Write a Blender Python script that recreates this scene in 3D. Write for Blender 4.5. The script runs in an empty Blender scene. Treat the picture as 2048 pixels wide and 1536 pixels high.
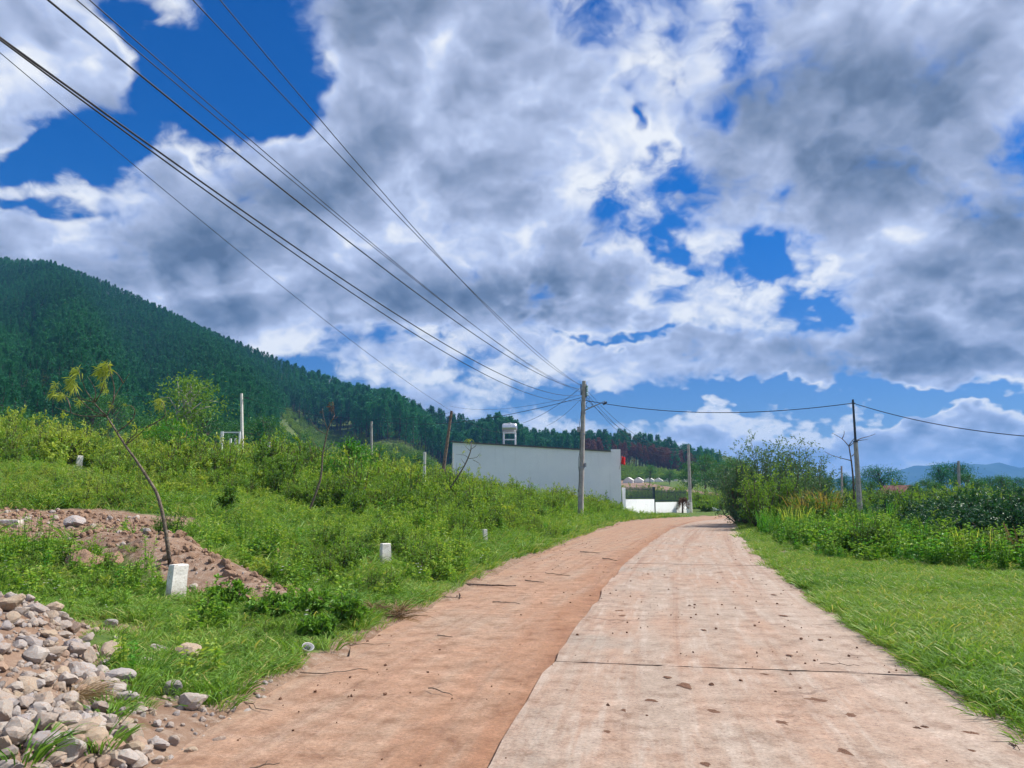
import bpy, bmesh, math, random
import numpy as np
from mathutils import Vector, Matrix

# ------------------------------------------------------------------ camera
scene = bpy.context.scene
F_PX, CX, CY = 1539.0, 1024.0, 768.0            # lens of the photograph, in its own pixels
PITCH = math.radians(8.32)
CAM_Z = 1.6
cam_data = bpy.data.cameras.new("camera")
cam_data.sensor_width = 36.0
cam_data.lens = 36.0 * F_PX / 2048.0
cam_data.clip_start = 0.05
cam_data.clip_end = 30000.0
cam = bpy.data.objects.new("camera", cam_data)
scene.collection.objects.link(cam)
cam.location = (0, 0, CAM_Z)
cam.rotation_euler = (math.radians(90) + PITCH, 0, 0)
scene.camera = cam

SUN_AZ, SUN_EL = math.radians(74), math.radians(50)     # azimuth clockwise from the view direction (+Y)


def ray(u, v):
    xc, yc = (u - CX) / F_PX, (CY - v) / F_PX
    return np.array([xc, math.cos(PITCH) - yc * math.sin(PITCH), math.sin(PITCH) + yc * math.cos(PITCH)])


def at(u, v, Y):
    """World point at forward distance Y that the photograph shows at (u, v)."""
    d = ray(u, v)
    return np.array([0, 0, CAM_Z]) + d * (Y / d[1])


def azel(u, v):
    d = ray(u, v)
    d = d / np.linalg.norm(d)
    return math.atan2(d[0], d[1]), math.asin(d[2])


# ------------------------------------------------------------------ node helper
class NT:
    def __init__(self, tree):
        self.t = tree
        self.n = tree.nodes
        self.l = tree.links

    def node(self, kind, **kw):
        n = self.n.new(kind)
        for k, v in kw.items():
            setattr(n, k, v)
        return n

    def put(self, sock, val):
        if hasattr(val, "is_output"):
            self.l.new(val, sock)
        elif val is not None:
            if isinstance(val, (tuple, list)) and sock.type == "RGBA" and len(val) == 3:
                val = (*val, 1.0)
            sock.default_value = val

    def m(self, op, a, b=None, c=None, clamp=False):
        n = self.node("ShaderNodeMath", operation=op, use_clamp=clamp)
        self.put(n.inputs[0], a)
        if b is not None: self.put(n.inputs[1], b)
        if c is not None: self.put(n.inputs[2], c)
        return n.outputs[0]

    def vm(self, op, a, b=None, out=0):
        n = self.node("ShaderNodeVectorMath", operation=op)
        self.put(n.inputs[0], a)
        if b is not None: self.put(n.inputs[3 if op == "SCALE" else 1], b)
        return n.outputs[out]

    def noise(self, vec, scale, detail=4.0, rough=0.5, lac=2.0, dist=0.0, color=False):
        n = self.node("ShaderNodeTexNoise")
        self.put(n.inputs["Vector"], vec)
        n.inputs["Scale"].default_value = scale
        n.inputs["Detail"].default_value = detail
        n.inputs["Roughness"].default_value = rough
        n.inputs["Lacunarity"].default_value = lac
        n.inputs["Distortion"].default_value = dist
        return n.outputs["Color" if color else "Fac"]

    def noise2(self, vec, scale, detail=4.0, rough=0.5, lac=2.0, color=False):
        n = self.node("ShaderNodeTexNoise", noise_dimensions="2D")
        self.put(n.inputs["Vector"], vec)
        for k, v in (("Scale", scale), ("Detail", detail), ("Roughness", rough), ("Lacunarity", lac)):
            n.inputs[k].default_value = v
        return n.outputs["Color" if color else "Fac"]

    def voronoi(self, vec, scale, feature="F1", out="Distance", rand=1.0):
        n = self.node("ShaderNodeTexVoronoi", feature=feature)
        self.put(n.inputs["Vector"], vec)
        n.inputs["Scale"].default_value = scale
        n.inputs["Randomness"].default_value = rand
        return n.outputs[out]

    def sstep(self, x, lo, hi):
        n = self.node("ShaderNodeMapRange", interpolation_type="SMOOTHSTEP")
        self.put(n.inputs["Value"], x)
        n.inputs["From Min"].default_value = lo
        n.inputs["From Max"].default_value = hi
        return n.outputs["Result"]

    def ramp(self, x, stops, interp="LINEAR"):
        n = self.node("ShaderNodeValToRGB")
        n.color_ramp.interpolation = interp
        el = n.color_ramp.elements
        while len(el) < len(stops): el.new(0.5)
        for e, (p, c) in zip(el, stops):
            e.position = p
            e.color = (*c, 1.0) if len(c) == 3 else c
        self.put(n.inputs[0], x)
        return n.outputs[0]

    def mix(self, f, a, b, mode="MIX"):
        n = self.node("ShaderNodeMix", data_type="RGBA", blend_type=mode)
        self.put(n.inputs[0], f)
        self.put(n.inputs[6], a)
        self.put(n.inputs[7], b)
        return n.outputs[2]

    def sep(self, v):
        n = self.node("ShaderNodeSeparateXYZ")
        self.put(n.inputs[0], v)
        return n.outputs

    def comb(self, x, y, z=0.0):
        n = self.node("ShaderNodeCombineXYZ")
        for i, v in enumerate((x, y, z)): self.put(n.inputs[i], v)
        return n.outputs[0]


# ------------------------------------------------------------------ sky: blue Nishita sky with broken cloud
def build_world():
    w = bpy.data.worlds.new("World")
    scene.world = w
    w.use_nodes = True
    w.node_tree.nodes.clear()
    T = NT(w.node_tree)
    tc = T.node("ShaderNodeTexCoord")
    d = tc.outputs["Generated"]
    x, y, z = T.sep(d)
    az = T.m("ARCTAN2", x, y)
    el = T.m("ARCSINE", z)
    zc = T.m("ADD", T.m("MAXIMUM", z, -0.2), 0.6)
    q = T.comb(T.m("DIVIDE", x, zc), T.m("DIVIDE", y, zc), 0.0)
    # ragged edges: push the sky coordinates about with noise before laying out the cloud banks
    wob = T.vm("SUBTRACT", T.noise2(q, 5.5, 4, 0.62, color=True), (0.5, 0.5, 0.5))
    ae = T.comb(az, el, 0.0)
    aew = T.vm("ADD", ae, T.vm("MULTIPLY", wob, (0.19, 0.15, 0.0)))

    def bank(blobs, start, coord):
        s = start
        for (px, py, rx, ry, amp) in blobs:
            a0, e0 = azel(px, py)
            v = T.vm("SUBTRACT", coord, (a0, e0, 0.0))
            v = T.vm("MULTIPLY", v, (F_PX / rx, F_PX / ry, 0.0))
            g = T.m("EXPONENT", T.m("MULTIPLY", T.vm("DOT_PRODUCT", v, v, out=1), -1.0))
            s = T.m("MULTIPLY_ADD", g, amp, s)
        return s

    cover = bank(COVER, 0.36, aew)
    shade = bank(SHADE, 0.0, aew)

    def puff(vec, scale, detail):
        """Billowing cells, like the heads of cumulus."""
        v = T.node("ShaderNodeTexVoronoi", feature="F1", voronoi_dimensions="2D")
        T.put(v.inputs["Vector"], vec)
        v.inputs["Scale"].default_value = scale
        v.inputs["Detail"].default_value = detail
        v.inputs["Roughness"].default_value = 0.55
        v.inputs["Lacunarity"].default_value = 2.3
        return v.outputs["Distance"]

    cc = q
    cw = T.vm("ADD", cc, T.vm("MULTIPLY", wob, (0.11, 0.11, 0.0)))
    big = T.noise2(cc, 3.3, 5, 0.56, 2.1)
    pf = puff(cw, 6.6, 2.5)
    fine = T.m("SUBTRACT", T.noise2(cw, 15.0, 5, 0.66, 2.1), 0.5)
    dens = T.m("ADD", T.m("MULTIPLY", T.m("SUBTRACT", big, 0.5), 1.45), T.m("MULTIPLY_ADD", pf, -0.34, 0.17))
    dens = T.m("ADD", T.m("MULTIPLY_ADD", fine, 0.55, dens), cover)
    alpha = T.sstep(dens, -0.10, 0.30)
    thick = T.sstep(dens, 0.06, 0.52)

    # relief: brighter where the cloud falls away towards the sun, darker on the far side of each billow
    offv = T.vm("ADD", cw, (0.025, 0.043, 0.0))
    pb = puff(offv, 6.6, 2.5)
    big2 = T.noise2(T.vm("ADD", cc, (0.035, 0.06, 0.0)), 3.3, 4, 0.55, 2.1)
    big1 = T.noise2(cc, 3.3, 4, 0.55, 2.1)
    rel = T.m("ADD", T.m("MULTIPLY", T.m("SUBTRACT", pb, pf), 0.75), T.m("MULTIPLY", T.m("SUBTRACT", big1, big2), 2.4))
    lit = T.m("MULTIPLY_ADD", thick, -0.62, 0.93)
    lit = T.m("ADD", T.m("ADD", lit, rel), T.m("MULTIPLY_ADD", fine, 0.40, shade))
    lit = T.m("MULTIPLY_ADD", lit, 0.62, 0.36)
    ccol = T.ramp(lit, [(0.0, (0.121, 0.178, 0.300)), (0.22, (0.202, 0.275, 0.429)), (0.40, (0.317, 0.398, 0.585)), (0.60, (0.454, 0.541, 0.767)),
                        (0.80, (0.634, 0.740, 1.014)), (1.0, (1.04, 1.08, 1.14))])

    sky = T.node("ShaderNodeTexSky", sky_type="NISHITA")
    sky.sun_disc = False
    sky.sun_elevation = SUN_EL
    sky.sun_rotation = SUN_AZ
    sky.air_density = 1.0
    sky.dust_density = 0.0
    sky.ozone_density = 1.0
    hs = T.node("ShaderNodeHueSaturation")
    hs.inputs["Saturation"].default_value = 1.22
    hs.inputs["Value"].default_value = 0.9
    T.put(hs.inputs["Color"], sky.outputs[0])
    b1 = T.node("ShaderNodeBackground")
    T.put(b1.inputs[0], T.mix(1.0, hs.outputs[0], T.mix(T.sstep(el, 0.02, 0.42), (0.52, 0.66, 1.05), (0.045, 0.74, 1.50)), "MULTIPLY"))
    b1.inputs[1].default_value = 0.05
    b2 = T.node("ShaderNodeBackground")
    T.put(b2.inputs[0], ccol)
    b2.inputs[1].default_value = 0.50
    mx = T.node("ShaderNodeMixShader")
    T.put(mx.inputs[0], alpha)
    T.l.new(b1.outputs[0], mx.inputs[1])
    T.l.new(b2.outputs[0], mx.inputs[2])
    out = T.node("ShaderNodeOutputWorld")
    T.l.new(mx.outputs[0], out.inputs[0])
    w.cycles.sampling_method = "MANUAL"
    w.cycles.sample_map_resolution = 512


# cloud banks and gaps of this sky: place in the sky (given through the photograph's pixels), half-widths, weight
COVER = [
    (320, 110, 90, 90, -0.52), (500, 80, 100, 130, -0.66), (220, 300, 120, 40, -0.58), (450, 215, 110, 60, -0.52),
    (60, 310, 110, 40, -0.52), (60, 412, 120, 18, -0.40), (130, 40, 60, 50, -0.3),
    (1255, 240, 22, 50, -0.40), (1300, 330, 34, 26, -0.34), (1375, 440, 44, 38, -0.44), (1350, 520, 26, 50, -0.36),
    (1500, 525, 90, 50, -0.56), (1540, 560, 40, 24, -0.2), (1230, 655, 110, 12, -0.38), (1065, 585, 80, 40, 0.30), (760, 660, 60, 26, 0.2), (1440, 300, 90, 60, 0.22), (1250, 560, 90, 40, 0.22), (1630, 610, 44, 22, -0.4), (1450, 250, 40, 40, -0.2),
    (800, 668, 150, 26, -0.55), (920, 730, 170, 30, -0.34), (1500, 805, 420, 26, -0.85), (1950, 805, 260, 20, -0.7), (1160, 775, 200, 22, -0.42), (600, 740, 90, 40, -0.2),
    (80, 150, 130, 100, 0.42), (250, 150, 50, 40, 0.28), (180, 210, 60, 30, 0.2), (340, 20, 60, 30, 0.25), (440, 185, 40, 22, 0.30), (390, 600, 260, 110, 0.30), (330, 350, 80, 50, 0.3), (560, 300, 70, 50, 0.3),
    (1000, 560, 160, 60, 0.25), (1800, 560, 120, 50, 0.25), (1200, 480, 70, 80, 0.30), (1480, 160, 60, 60, 0.2), (1950, 480, 120, 60, 0.25),
    (330, 430, 200, 80, 0.12), (900, 300, 300, 220, 0.26), (1750, 200, 350, 220, 0.26), (1900, 690, 260, 60, 0.34), (1390, 690, 170, 35, 0.22), (650, 560, 320, 80, 0.15),
    (1600, 905, 330, 42, 0.22), (2000, 870, 150, 40, 0.25),
]
SHADE = [
    (880, 260, 220, 140, -0.22), (850, 590, 330, 45, -0.26), (1900, 300, 260, 170, -0.42), (1880, 690, 260, 55, -0.46), (1680, 150, 300, 130, -0.38), (1480, 60, 160, 60, -0.16),
    (1100, 600, 230, 25, -0.16), (380, 600, 260, 60, -0.16), (1300, 430, 60, 160, 0.26), (1230, 300, 50, 80, 0.2),
    (1850, 430, 80, 40, 0.46), (1950, 570, 150, 28, 0.34), (640, 110, 50, 100, 0.28), (400, 300, 120, 40, 0.28), (570, 280, 70, 36, 0.30), (60, 150, 100, 60, -0.05),
    (1290, 150, 110, 50, 0.24), (1600, 850, 420, 34, 0.55), (1400, 630, 260, 26, 0.30), (1100, 680, 90, 36, 0.26), (1430, 755, 300, 22, -0.20), (2000, 835, 140, 28, 0.5), (1780, 30, 120, 40, 0.25),
    (100, 440, 180, 30, 0.10), (250, 520, 260, 60, -0.16), (1650, 330, 200, 120, -0.14), (600, 430, 200, 90, -0.10),
]
build_world()

sun_data = bpy.data.lights.new("sun", "SUN")
sun_data.energy = 4.2
sun_data.angle = math.radians(1.5)
sun_data.color = (1.0, 0.94, 0.84)
sun = bpy.data.objects.new("sun", sun_data)
scene.collection.objects.link(sun)
sun.rotation_euler = (math.radians(90) - SUN_EL, 0, math.pi - SUN_AZ)
sun["kind"] = "helper"

scene.view_settings.view_transform = "Standard"
scene.view_settings.look = "None"
scene.view_settings.exposure = 0.80
scene.view_settings.gamma = 1.0
scene.view_settings.use_curve_mapping = False
scene.render.engine = "CYCLES"
scene.cycles.use_denoising = True
scene.cycles.max_bounces = 5
scene.cycles.diffuse_bounces = 2
scene.cycles.glossy_bounces = 2
scene.cycles.transmission_bounces = 3
scene.cycles.transparent_max_bounces = 4
scene.cycles.volume_bounces = 0
scene.cycles.use_adaptive_sampling = True
scene.cycles.adaptive_threshold = 0.02
scene.cycles.adaptive_min_samples = 10

# ------------------------------------------------------------------ general helpers
R = np.random.default_rng(11)
random.seed(5)
COL = scene.collection


def tag(o, label=None, cat=None, group=None, kind=None):
    if label: o["label"] = label
    if cat: o["category"] = cat
    if group: o["group"] = group
    if kind: o["kind"] = kind
    return o


def empty(name, loc, label, cat, group=None, rz=0.0):
    o = bpy.data.objects.new(name, None)
    o.empty_display_size = 0.2
    COL.objects.link(o)
    o.location = loc
    o.rotation_euler = (0, 0, rz)
    return tag(o, label, cat, group)


def unit(v):
    v = np.asarray(v, float)
    return v / np.maximum(np.linalg.norm(v, axis=-1, keepdims=True), 1e-9)


class MB:
    """Collects triangles and quads; build() links them as ONE mesh object."""

    def __init__(self):
        self.v, self.t, self.q, self.a, self.n = [], [], [], [], 0
        self.tm, self.qm = [], []

    def add(self, V, tris=None, quads=None, val=0.5, mi=0):
        V = np.asarray(V, float).reshape(-1, 3)
        self.v.append(V)
        self.a.append(np.broadcast_to(np.asarray(val, float), (len(V),)).copy())
        if tris is not None and len(tris):
            self.t.append(np.asarray(tris, int) + self.n)
            self.tm.append(np.full(len(tris), mi))
        if quads is not None and len(quads):
            self.q.append(np.asarray(quads, int) + self.n)
            self.qm.append(np.full(len(quads), mi))
        self.n += len(V)
        return self

    def box(self, lo, hi, val=0.5, M=None):
        x0, y0, z0 = lo; x1, y1, z1 = hi
        V = np.array([[x0, y0, z0], [x1, y0, z0], [x1, y1, z0], [x0, y1, z0], [x0, y0, z1], [x1, y0, z1], [x1, y1, z1], [x0, y1, z1]])
        if M is not None: V = V @ np.asarray(M)[:3, :3].T + np.asarray(M)[:3, 3]
        return self.add(V, quads=[[0, 3, 2, 1], [4, 5, 6, 7], [0, 1, 5, 4], [1, 2, 6, 5], [2, 3, 7, 6], [3, 0, 4, 7]], val=val)

    def tube(self, P, rad, k=8, val=0.5, cap=True):
        P = np.asarray(P, float)
        n = len(P)
        rad = np.broadcast_to(np.asarray(rad, float), (n,))
        d = unit(np.gradient(P, axis=0))
        ref = np.array([0, 0, 1.0]) if abs(d[:, 2]).mean() < 0.8 else np.array([1.0, 0, 0])
        s = unit(np.cross(d, ref)); w = np.cross(s, d)
        an = np.arange(k) * 2 * math.pi / k
        ring = (np.cos(an)[None, :, None] * s[:, None, :] + np.sin(an)[None, :, None] * w[:, None, :]) * rad[:, None, None] + P[:, None, :]
        V = ring.reshape(-1, 3)
        i = np.arange(n - 1)[:, None] * k; j = np.arange(k)[None, :]; j2 = (j + 1) % k
        Q = np.stack([i + j, i + k + j, i + k + j2, i + j2], -1).reshape(-1, 4)
        T = []
        if cap:
            V = np.vstack([V, P[:1], P[-1:]])
            a, b = n * k, n * k + 1
            T = [[a, (q + 1) % k, q][::-1] for q in range(k)] + [[b, (n - 1) * k + (q + 1) % k, (n - 1) * k + q] for q in range(k)]
        return self.add(V, tris=T, quads=Q, val=val)

    def leaves(self, p, d, n, L, W, val=0.5, fold=0.25, mid=0.45, droop=0.0):
        """Many rhombic leaves: base points p, directions d, normals n."""
        p, d = np.asarray(p, float), unit(d)
        s = unit(np.cross(d, n)); up = np.cross(s, d)
        L = np.broadcast_to(L, (len(p),))[:, None]; W = np.broadcast_to(W, (len(p),))[:, None]
        tip = p + d * L + np.array([0, 0, -1.0]) * droop * L
        c = p + d * L * mid
        V = np.stack([p, c + s * W * .5 + up * W * fold, tip, c - s * W * .5 + up * W * fold], 1).reshape(-1, 3)
        b = np.arange(len(p))[:, None] * 4
        T = np.concatenate([b + [0, 1, 2], b + [0, 2, 3]], 0)
        return self.add(V, tris=T, val=np.repeat(np.broadcast_to(val, (len(p),)), 4))

    def blades(self, p, d, L, W, bend, val=0.5):
        """Grass blades: two segments and a tip, bending over."""
        p, d = np.asarray(p, float), unit(d)
        N = len(p)
        side = unit(np.cross(d, np.stack([R.normal(size=N), R.normal(size=N), np.full(N, .3)], 1)))
        out = d * np.array([1, 1, 0.0]); out = unit(out + 1e-6)
        L = np.broadcast_to(L, (N,))[:, None]; W = np.broadcast_to(W, (N,))[:, None]; bend = np.broadcast_to(bend, (N,))[:, None]
        m1 = p + d * L * .45 + out * L * bend * .12
        m2 = p + d * L * .78 + out * L * bend * .40 - np.array([0, 0, 1.0]) * L * bend * .08
        tp = p + d * L * .95 + out * L * bend * .85 - np.array([0, 0, 1.0]) * L * bend * .30
        V = np.stack([p - side * W * .35, p + side * W * .35, m1 - side * W * .5, m1 + side * W * .5, m2 - side * W * .35, m2 + side * W * .35, tp], 1).reshape(-1, 3)
        b = np.arange(N)[:, None] * 7
        Q = np.concatenate([b + [0, 1, 3, 2], b + [2, 3, 5, 4]], 0)
        return self.add(V, tris=b + [4, 5, 6], quads=Q, val=np.repeat(np.broadcast_to(val, (N,)), 7))

    def mesh(self, name, mats, base=(0, 0, 0), smooth=False, uv=None):
        V = np.concatenate(self.v) - np.asarray(base, float)
        me = bpy.data.meshes.new(name)
        T = np.concatenate(self.t) if self.t else np.zeros((0, 3), int)
        Q = np.concatenate(self.q) if self.q else np.zeros((0, 4), int)
        me.vertices.add(len(V)); me.vertices.foreach_set("co", V.astype(np.float32).ravel())
        nl = T.size + Q.size
        me.loops.add(nl); me.loops.foreach_set("vertex_index", np.concatenate([T.ravel(), Q.ravel()]).astype(np.int32))
        nf = len(T) + len(Q)
        me.polygons.add(nf)
        st = np.concatenate([np.arange(len(T)) * 3, T.size + np.arange(len(Q)) * 4]).astype(np.int32)
        me.polygons.foreach_set("loop_start", st)
        mi = np.concatenate([np.concatenate(self.tm) if self.tm else np.zeros(0), np.concatenate(self.qm) if self.qm else np.zeros(0)]).astype(np.int32)
        me.polygons.foreach_set("material_index", mi)
        me.polygons.foreach_set("use_smooth", np.full(nf, smooth, bool))
        at_ = me.attributes.new("val", "FLOAT", "POINT")
        at_.data.foreach_set("value", np.concatenate(self.a).astype(np.float32))
        for m_ in (mats if isinstance(mats, (list, tuple)) else [mats]): me.materials.append(m_)
        me.update(calc_edges=True)
        me.validate()
        return me

    def build(self, name, mats, parent=None, base=(0, 0, 0), smooth=False):
        o = bpy.data.objects.new(name, self.mesh(name, mats, base, smooth))
        COL.objects.link(o)
        if parent is not None: o.parent = parent
        else: o.location = base
        return o


def rotz(a):
    c, s = math.cos(a), math.sin(a)
    return np.array([[c, -s, 0], [s, c, 0], [0, 0, 1.0]])


def copy_tree(o, loc, rz=0.0, scale=1.0, label=None):
    c = o.copy(); COL.objects.link(c)
    c.location = loc; c.rotation_euler = (0, 0, rz)
    c.scale = (scale, scale, scale) if not isinstance(scale, tuple) else scale
    if label: c["label"] = label
    for ch in o.children:
        k = ch.copy(); COL.objects.link(k); k.parent = c
        for g in ch.children:
            h = g.copy(); COL.objects.link(h); h.parent = k
    return c


# ------------------------------------------------------------------ materials
def mat(name):
    m_ = bpy.data.materials.new(name)
    m_.use_nodes = True
    m_.node_tree.nodes.clear()
    T = NT(m_.node_tree)
    out = T.node("ShaderNodeOutputMaterial")
    return m_, T, out


def surf(name, colfn, rough=0.8, spec=0.3, metal=0.0, bump=None, bstr=0.3, bdist=0.02):
    """Principled material; colfn(T, coord) gives the colour socket, bump(T, coord) a height."""
    m_, T, out = mat(name)
    co = T.node("ShaderNodeTexCoord").outputs["Object"]
    b = T.node("ShaderNodeBsdfPrincipled")
    T.put(b.inputs["Base Color"], colfn(T, co) if callable(colfn) else (*colfn, 1.0))
    T.put(b.inputs["Roughness"], rough(T, co) if callable(rough) else rough)
    b.inputs["Specular IOR Level"].default_value = spec
    b.inputs["Metallic"].default_value = metal
    if bump:
        bn = T.node("ShaderNodeBump")
        bn.inputs["Strength"].default_value = bstr
        bn.inputs["Distance"].default_value = bdist
        T.put(bn.inputs["Height"], bump(T, co))
        T.l.new(bn.outputs[0], b.inputs["Normal"])
    T.l.new(b.outputs[0], out.inputs[0])
    return m_


def mottled(c1, c2, scale=6.0, detail=6, c3=None, lo=.35, hi=.65):
    def f(T, co):
        n = T.noise(co, scale, detail, .6)
        c = T.mix(T.sstep(n, lo, hi), c1, c2)
        if c3 is not None:
            c = T.mix(T.sstep(T.noise(co, scale * 4.3, 5, .65), .5, .75), c, c3)
        return c
    return f


def stained(c1, c2, scale, detail, c3, lo, hi):
    """Limewash with mud splashed up from the ground and flaked patches."""
    def f(T, co):
        c = mottled(c1, c2, scale, detail, c3, lo, hi)(T, co)
        _, _, z = T.sep(co)
        h = T.m("ADD", z, T.m("MULTIPLY", T.m("SUBTRACT", T.noise(co, 14, 6, .7), .5), .5))
        return T.mix(T.m("MULTIPLY", T.sstep(h, .20, -.02), .75), c, (0.22, 0.15, 0.10))
    return f


def foliage(name, dark, lightc, trans=0.35, rough=0.5, third=None, spec=0.25):
    """Leaf: colour varies by leaf (val) and by plant (tint); some light comes through."""
    m_, T, out = mat(name)
    a = T.node("ShaderNodeAttribute", attribute_name="val").outputs["Fac"]
    ti = T.node("ShaderNodeAttribute", attribute_name="tint", attribute_type="INSTANCER").outputs["Fac"]
    rn = T.node("ShaderNodeObjectInfo").outputs["Random"]
    f = T.m("ADD", T.m("MULTIPLY", a, 0.7), T.m("ADD", T.m("MULTIPLY", rn, 0.22), T.m("MULTIPLY_ADD", ti, 0.9, -0.06)), clamp=True)
    stops = [(0.0, dark), (0.75, lightc)] if third is None else [(0.0, dark), (0.6, lightc), (1.0, third)]
    c = T.ramp(f, stops)
    b = T.node("ShaderNodeBsdfPrincipled")
    T.put(b.inputs["Base Color"], c)
    b.inputs["Roughness"].default_value = rough
    b.inputs["Specular IOR Level"].default_value = spec
    tr = T.node("ShaderNodeBsdfTranslucent")
    T.put(tr.inputs["Color"], T.mix(1.0, c, (1.25, 1.2, 0.55), "MULTIPLY"))
    mx = T.node("ShaderNodeMixShader"); mx.inputs[0].default_value = trans
    T.l.new(b.outputs[0], mx.inputs[1]); T.l.new(tr.outputs[0], mx.inputs[2])
    T.l.new(mx.outputs[0], out.inputs[0])
    return m_


M_grass = foliage("grass_blades", (0.062, 0.165, 0.024), (0.185, 0.340, 0.055), 0.38, 0.55, (0.400, 0.400, 0.140))
M_weed = foliage("weed_leaves", (0.050, 0.150, 0.022), (0.185, 0.370, 0.048), 0.40, 0.5, (0.370, 0.470, 0.080))
M_shrub = foliage("shrub_leaves", (0.050, 0.130, 0.022), (0.175, 0.320, 0.045), 0.40, 0.5, (0.360, 0.440, 0.070))
M_shrub_grey = foliage("grey_green_leaves", (0.045, 0.110, 0.055), (0.130, 0.240, 0.110), 0.28, 0.55)
M_coffee = foliage("coffee_leaves", (0.014, 0.060, 0.030), (0.045, 0.140, 0.052), 0.18, 0.5, spec=0.25)
M_pine = foliage("pine_needles", (0.009, 0.080, 0.044), (0.042, 0.235, 0.088), 0.15, 0.6)
M_redpine = foliage("dying_pine_needles", (0.110, 0.045, 0.040), (0.230, 0.095, 0.070), 0.12, 0.6)
M_broad = foliage("tree_leaves", (0.018, 0.100, 0.030), (0.080, 0.230, 0.050), 0.28, 0.5)
M_bright = foliage("fresh_green_leaves", (0.037, 0.156, 0.019), (0.106, 0.325, 0.037), 0.40, 0.45)
M_tuft = foliage("yellow_green_tufts", (0.250, 0.340, 0.050), (0.500, 0.570, 0.130), 0.45, 0.55)
M_reed = foliage("dry_reed_blades", (0.200, 0.190, 0.040), (0.420, 0.330, 0.090), 0.35, 0.6)
M_straw = foliage("dead_straw", (0.150, 0.095, 0.055), (0.340, 0.250, 0.150), 0.2, 0.7)
M_deadpalm = foliage("dead_palm_fronds", (0.080, 0.045, 0.030), (0.190, 0.100, 0.060), 0.15, 0.7)
M_petal = surf("white_petals", (0.80, 0.80, 0.76), 0.6, 0.2)
M_stem = surf("green_brown_stem", mottled((0.07, 0.085, 0.03), (0.12, 0.10, 0.05), 9), 0.8, 0.15)
M_bark = surf("bark", mottled((0.09, 0.070, 0.055), (0.20, 0.165, 0.130), 14, 8, (0.05, 0.04, 0.035)), 0.9, 0.15,
              bump=lambda T, c: T.noise(c, 40, 5, .6), bstr=.5)
M_pinebark = surf("pine_bark", mottled((0.055, 0.042, 0.040), (0.120, 0.090, 0.080), 3, 4), 0.9, 0.1)
M_rock = None


def rock_mat():
    m_, T, out = mat("rubble_stone")
    co = T.node("ShaderNodeTexCoord").outputs["Object"]
    rn = T.node("ShaderNodeObjectInfo").outputs["Random"]
    base = T.ramp(rn, [(0.0, (0.370, 0.333, 0.298)), (0.25, (0.311, 0.272, 0.251)), (0.45, (0.340, 0.272, 0.204)), (0.6, (0.274, 0.257, 0.267)),
                       (0.78, (0.385, 0.355, 0.329)), (0.9, (0.296, 0.204, 0.149)), (1.0, (0.244, 0.227, 0.220))])
    sh = T.vm("ADD", co, T.comb(T.m("MULTIPLY", rn, 37.0), T.m("MULTIPLY", rn, 11.0), 0.0))
    n = T.noise(sh, 9.0, 8, .65)
    c = T.mix(T.sstep(n, .40, .68), base, T.mix(1.0, base, (1.28, 1.22, 1.15), "MULTIPLY"))
    c = T.mix(T.m("MULTIPLY", T.sstep(T.noise(sh, 4.0, 5, .6), .50, .72), 0.65), c, (0.36, 0.21, 0.13))
    c = T.mix(T.m("MULTIPLY", T.sstep(T.noise(sh, 60.0, 3, .6), .55, .75), 0.5), c, (0.17, 0.14, 0.12))
    b = T.node("ShaderNodeBsdfPrincipled")
    T.put(b.inputs["Base Color"], c)
    b.inputs["Roughness"].default_value = 0.9
    b.inputs["Specular IOR Level"].default_value = 0.2
    bn = T.node("ShaderNodeBump"); bn.inputs["Strength"].default_value = .55; bn.inputs["Distance"].default_value = .015
    T.put(bn.inputs["Height"], T.noise(sh, 22.0, 8, .68))
    T.l.new(bn.outputs[0], b.inputs["Normal"])
    T.l.new(b.outputs[0], out.inputs[0])
    return m_


M_rock = rock_mat()
M_clod = surf("red_brown_earth_clod", mottled((0.22, 0.130, 0.085), (0.36, 0.235, 0.160), 12, 8, (0.45, 0.36, 0.29)), 0.95, 0.1,
              bump=lambda T, c: T.noise(c, 35, 8, .7), bstr=.8, bdist=.02)
M_mud = surf("dark_mud", mottled((0.115, 0.058, 0.038), (0.20, 0.105, 0.065), 30, 6), 0.85, 0.25,
             bump=lambda T, c: T.noise(c, 60, 6, .7), bstr=.6, bdist=.01)
M_twig = surf("dry_twig", mottled((0.12, 0.085, 0.065), (0.24, 0.18, 0.14), 20, 5), 0.9, 0.1)
M_concrete = surf("pole_concrete", mottled((0.30, 0.285, 0.27), (0.42, 0.405, 0.38), 3, 7, (0.20, 0.185, 0.17), .35, .7), 0.9, 0.2,
                  bump=lambda T, c: T.noise(c, 50, 6, .6), bstr=.3, bdist=.01)
M_whitepost = surf("limewashed_concrete", stained((0.62, 0.60, 0.55), (0.78, 0.76, 0.71), 7, 7, (0.33, 0.28, 0.22), .35, .65), 0.9, 0.2,
                   bump=lambda T, c: T.noise(c, 50, 6, .65), bstr=.4, bdist=.01)
M_steel = surf("galvanised_steel", (0.30, 0.31, 0.33), 0.45, 0.5, 0.6)
M_darksteel = surf("dark_painted_steel", (0.035, 0.045, 0.060), 0.5, 0.4, 0.2)
M_cable = surf("black_cable_sheath", (0.016, 0.018, 0.028), 0.5, 0.4)
M_insul = surf("glazed_insulator", (0.22, 0.36, 0.34), 0.25, 0.6)
M_wood = surf("weathered_wood", mottled((0.13, 0.095, 0.075), (0.24, 0.18, 0.14), 8, 6), 0.9, 0.15)
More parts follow.
